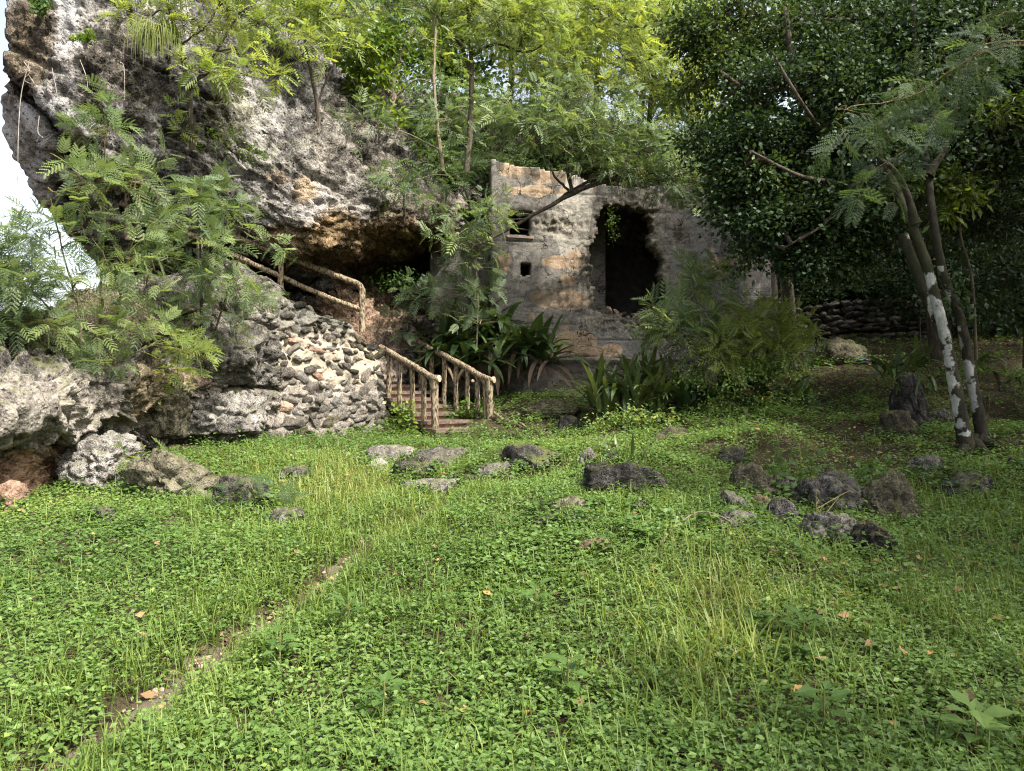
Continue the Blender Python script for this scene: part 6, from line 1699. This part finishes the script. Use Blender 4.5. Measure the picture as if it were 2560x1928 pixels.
# grass blades
gr = MB()
def blade(bend):
    a = np.array([0, 0.4, 0.75, 1.0]); th = bend * a
    y = np.cumsum(np.r_[0, np.diff(a) * np.sin((th[1:] + th[:-1]) / 2)]); z = np.cumsum(np.r_[0, np.diff(a) * np.cos((th[1:] + th[:-1]) / 2)])
    w = np.array([0.014, 0.013, 0.009, 0.0])
    V_ = [[-w[0], 0, 0], [w[0], 0, 0], [-w[1], y[1], z[1]], [w[1], y[1], z[1]], [-w[2], y[2], z[2]], [w[2], y[2], z[2]], [0, y[3], z[3]]]
    return np.array(V_), np.array([[0, 1, 3], [0, 3, 2], [2, 3, 5], [2, 5, 4], [4, 5, 6]])
BL = [blade(0.6), blade(1.3), blade(2.0)]
for (n, d0, d1, L0, wk) in [(52000, 2.3, 5.5, 0.16, 0.9), (66000, 5.5, 10.5, 0.17, 1.1), (10000, 10.5, 14, 0.18, 1.4)]:
    x, y = sample(n, d0, d1, rng, 0.8)
    z = ground_h(x, y); u, v = uv_of(x, y, z)
    p = np.stack([x, y, 0 * x], 1)
    pd = path_dist(x, y)
    g = 0.24 + 0.6 * sstep(0.0, 0.45, fbm(p * 0.9, 4, 221)) + 0.9 * np.exp(-(((u - 850) / 260) ** 2 + ((v - 1230) / 130) ** 2)) + 0.55 * np.exp(-(((pd - 0.28) / 0.22) ** 2)) + 0.5 * np.exp(-(((u - 1780) / 200) ** 2 + ((v - 1580) / 170) ** 2)) + 0.35 * np.exp(-(((u - 1000) / 400) ** 2 + ((v - 1500) / 120) ** 2))
    g *= np.clip(sstep(0.03, 0.12, pd + 0.05 * fbm(p * 5, 2, 223)) + 0.25 * (fbm(p * 2.2, 2, 224) > 0.15), 0, 1) * (x > wallx(y)) * (1 - 0.8 * sstep(1500, 1800, u) * sstep(1250, 1150, v)) * (1 - 0.7 * (u < 450) * (v < 1420))
    ok = (rng.uniform(0, 1, n) < g) & clear_of_rocks(x, y, 0.95) & (y < 13.0 + 0 * x)
    x, y, z, u, v, p = x[ok], y[ok], z[ok], u[ok], v[ok], p[ok]; n = len(x)
    # loose tufts
    tx = x + 0.05 * vnoise(p * 9, 3); ty = y + 0.05 * vnoise(p * 9, 4)
    az = rng.uniform(0, 6.28, n); cz, sz = np.cos(az), np.sin(az)
    R_ = np.zeros((n, 3, 3)); R_[:, 0, 0] = cz; R_[:, 1, 0] = sz; R_[:, 0, 1] = -sz; R_[:, 1, 1] = cz; R_[:, 2, 2] = 1
    L = L0 * rng.uniform(0.5, 1.35, n) * (1 + 0.35 * np.exp(-(((u - 1780) / 250) ** 2 + ((v - 1600) / 250) ** 2)))
    yel = 0.45 * np.exp(-(((u - 850) / 260) ** 2 + ((v - 1200) / 120) ** 2)) + 0.4 * np.exp(-(((u - 1800) / 220) ** 2 + ((v - 1560) / 220) ** 2))
    tt = np.clip(0.35 + yel + rng.normal(0, 0.16, n), 0, 1)
    wh = rng.integers(0, 3, n)
    for q in range(3):
        mk = wh == q
        s3_ = np.stack([L[mk] * wk * rng.uniform(0.8, 1.5, mk.sum()), L[mk], L[mk]], 1)
        inst(gr, BL[q][0], BL[q][1], R_[mk], np.stack([tx, ty, z], 1)[mk], s3_, tt[mk])
tag(obj('grass', gr.mesh('grass', False), M_grass), 'thin yellow green grass blades among the creeping leaves', kind='stuff')

# bigger blue green weeds in the foreground
rng = np.random.default_rng(12)
for k, (u, v, lab) in enumerate([(1340, 1560, 'blue green broad weed in the middle foreground'), (870, 1590, 'blue green broad weed right of the path'), (2010, 1640, 'broad leaved weed by the foreground stones'), (2060, 1850, 'broad leaved weed at the bottom edge right of centre'), (2440, 1900, 'big pale leaved weed at the bottom right corner'), (1420, 1760, 'grey green weed in the lower middle of the lawn'), (960, 1830, 'blue green weed at the bottom left of centre'), (2250, 1480, 'pale green weed right of the stone pile'), (700, 1690, 'low broad weed beside the path bend')]):
    g = on_ground(u, v)
    mb = MB(); n = 9
    az = np.arange(n) * 2.4 + k; d = np.stack([np.cos(az), np.sin(az), rng.uniform(-0.1, 0.5, n)], 1)
    hz = 0.10 + 0.012 * np.arange(n)
    st = MB(); tube(st, [g, g + up3 * 0.12, g + up3 * 0.2], [0.005, 0.004, 0.002], 5)
    inst(mb, LEAF5[0], LEAF5[1], frames(d, np.array([0, -0.1, 1.]) + 0.15 * rng.normal(size=(n, 3))), g + up3 * hz[:, None] + d * 0.02, rng.uniform(0.07, 0.11, n) * (1.3 if k == 4 else 1), np.full(n, 0.25 + 0.4 * (k in (4, 7))) + rng.normal(0, .05, n))
    t = thing('broad_weed', lab, 'plant', tuple(g), 'broad leaved weeds in the lawn')
    under(obj('stem', st.mesh('stem'), M_green_twig, t)); o = under(obj('foliage', mb.mesh('foliage', False), M_cover, t)); o['kind'] = 'stuff'

# fallen leaves and pebbles
lm = MB(); rng = np.random.default_rng(15)
n = 16000
x, y = sample(n, 3, 17, rng, 0.9); z = ground_h(x, y); u, v = uv_of(x, y, z)
w_ = 0.06 + 0.9 * np.exp(-(((u - 2060) / 260) ** 2 + ((v - 1080) / 130) ** 2)) + 0.8 * sstep(1700, 2300, u) * sstep(1300, 1100, v) + 0.35 * np.exp(-(path_dist(x, y) / 0.12) ** 2) + 0.25 * (u > 2000)
ok = (rng.uniform(0, 1, n) < w_) & (x > wallx(y)) & (y > 2.5)
x, y, z = x[ok], y[ok], z[ok]; n = len(x)
az = rng.uniform(0, 6.28, n)
inst(lm, LEAF5[0], LEAF5[1], frames(np.stack([np.cos(az), np.sin(az), rng.normal(0, 0.2, n)], 1), np.array([0, 0, 1.]) + 0.3 * rng.normal(size=(n, 3))), np.stack([x, y, z + rng.uniform(0.01, 0.09, n)], 1), rng.uniform(0.04, 0.09, n), rng.uniform(0, 1, n))
m = NT('dry_leaf')
c = m.ramp(m.attr('tint'), [(0.0, (0.06, 0.04, 0.022)), (0.5, (0.17, 0.11, 0.055)), (0.85, (0.30, 0.19, 0.09)), (1.0, (0.36, 0.20, 0.06))])
M_dry = m.done(m.bsdf(c, 0.8, None, 0.15))
tag(obj('leaf_litter', lm.mesh('leaf_litter', False), M_dry), 'dry brown fallen leaves under the trees and along the path', kind='stuff')
pb = MB(); n = 230
k = rng.integers(0, 78, n); q = PATH[k] + rng.normal(size=(n, 2)) * 0.07
extra = np.stack([rng.normal(-0.85, 0.22, 90), rng.normal(7.2, 0.5, 90)], 1); q = np.concatenate([q, extra]); n = len(q)
z = ground_h(q[:, 0], q[:, 1])
V0, f0 = rock_shape(900, (1, 1, 0.6), 2, 7)
az = rng.uniform(0, 6.28, n)
inst(pb, V0, f0, frames(np.stack([np.cos(az), np.sin(az), 0 * az], 1), np.array([0, 0, 1.]) + 0.4 * rng.normal(size=(n, 3))), np.column_stack([q, z + 0.012]), rng.uniform(0.010, 0.042, n), rng.uniform(0, 1, n))
tag(obj('gravel', pb.mesh('gravel', False), M_red), 'small pinkish stones scattered along the earth path', kind='stuff')
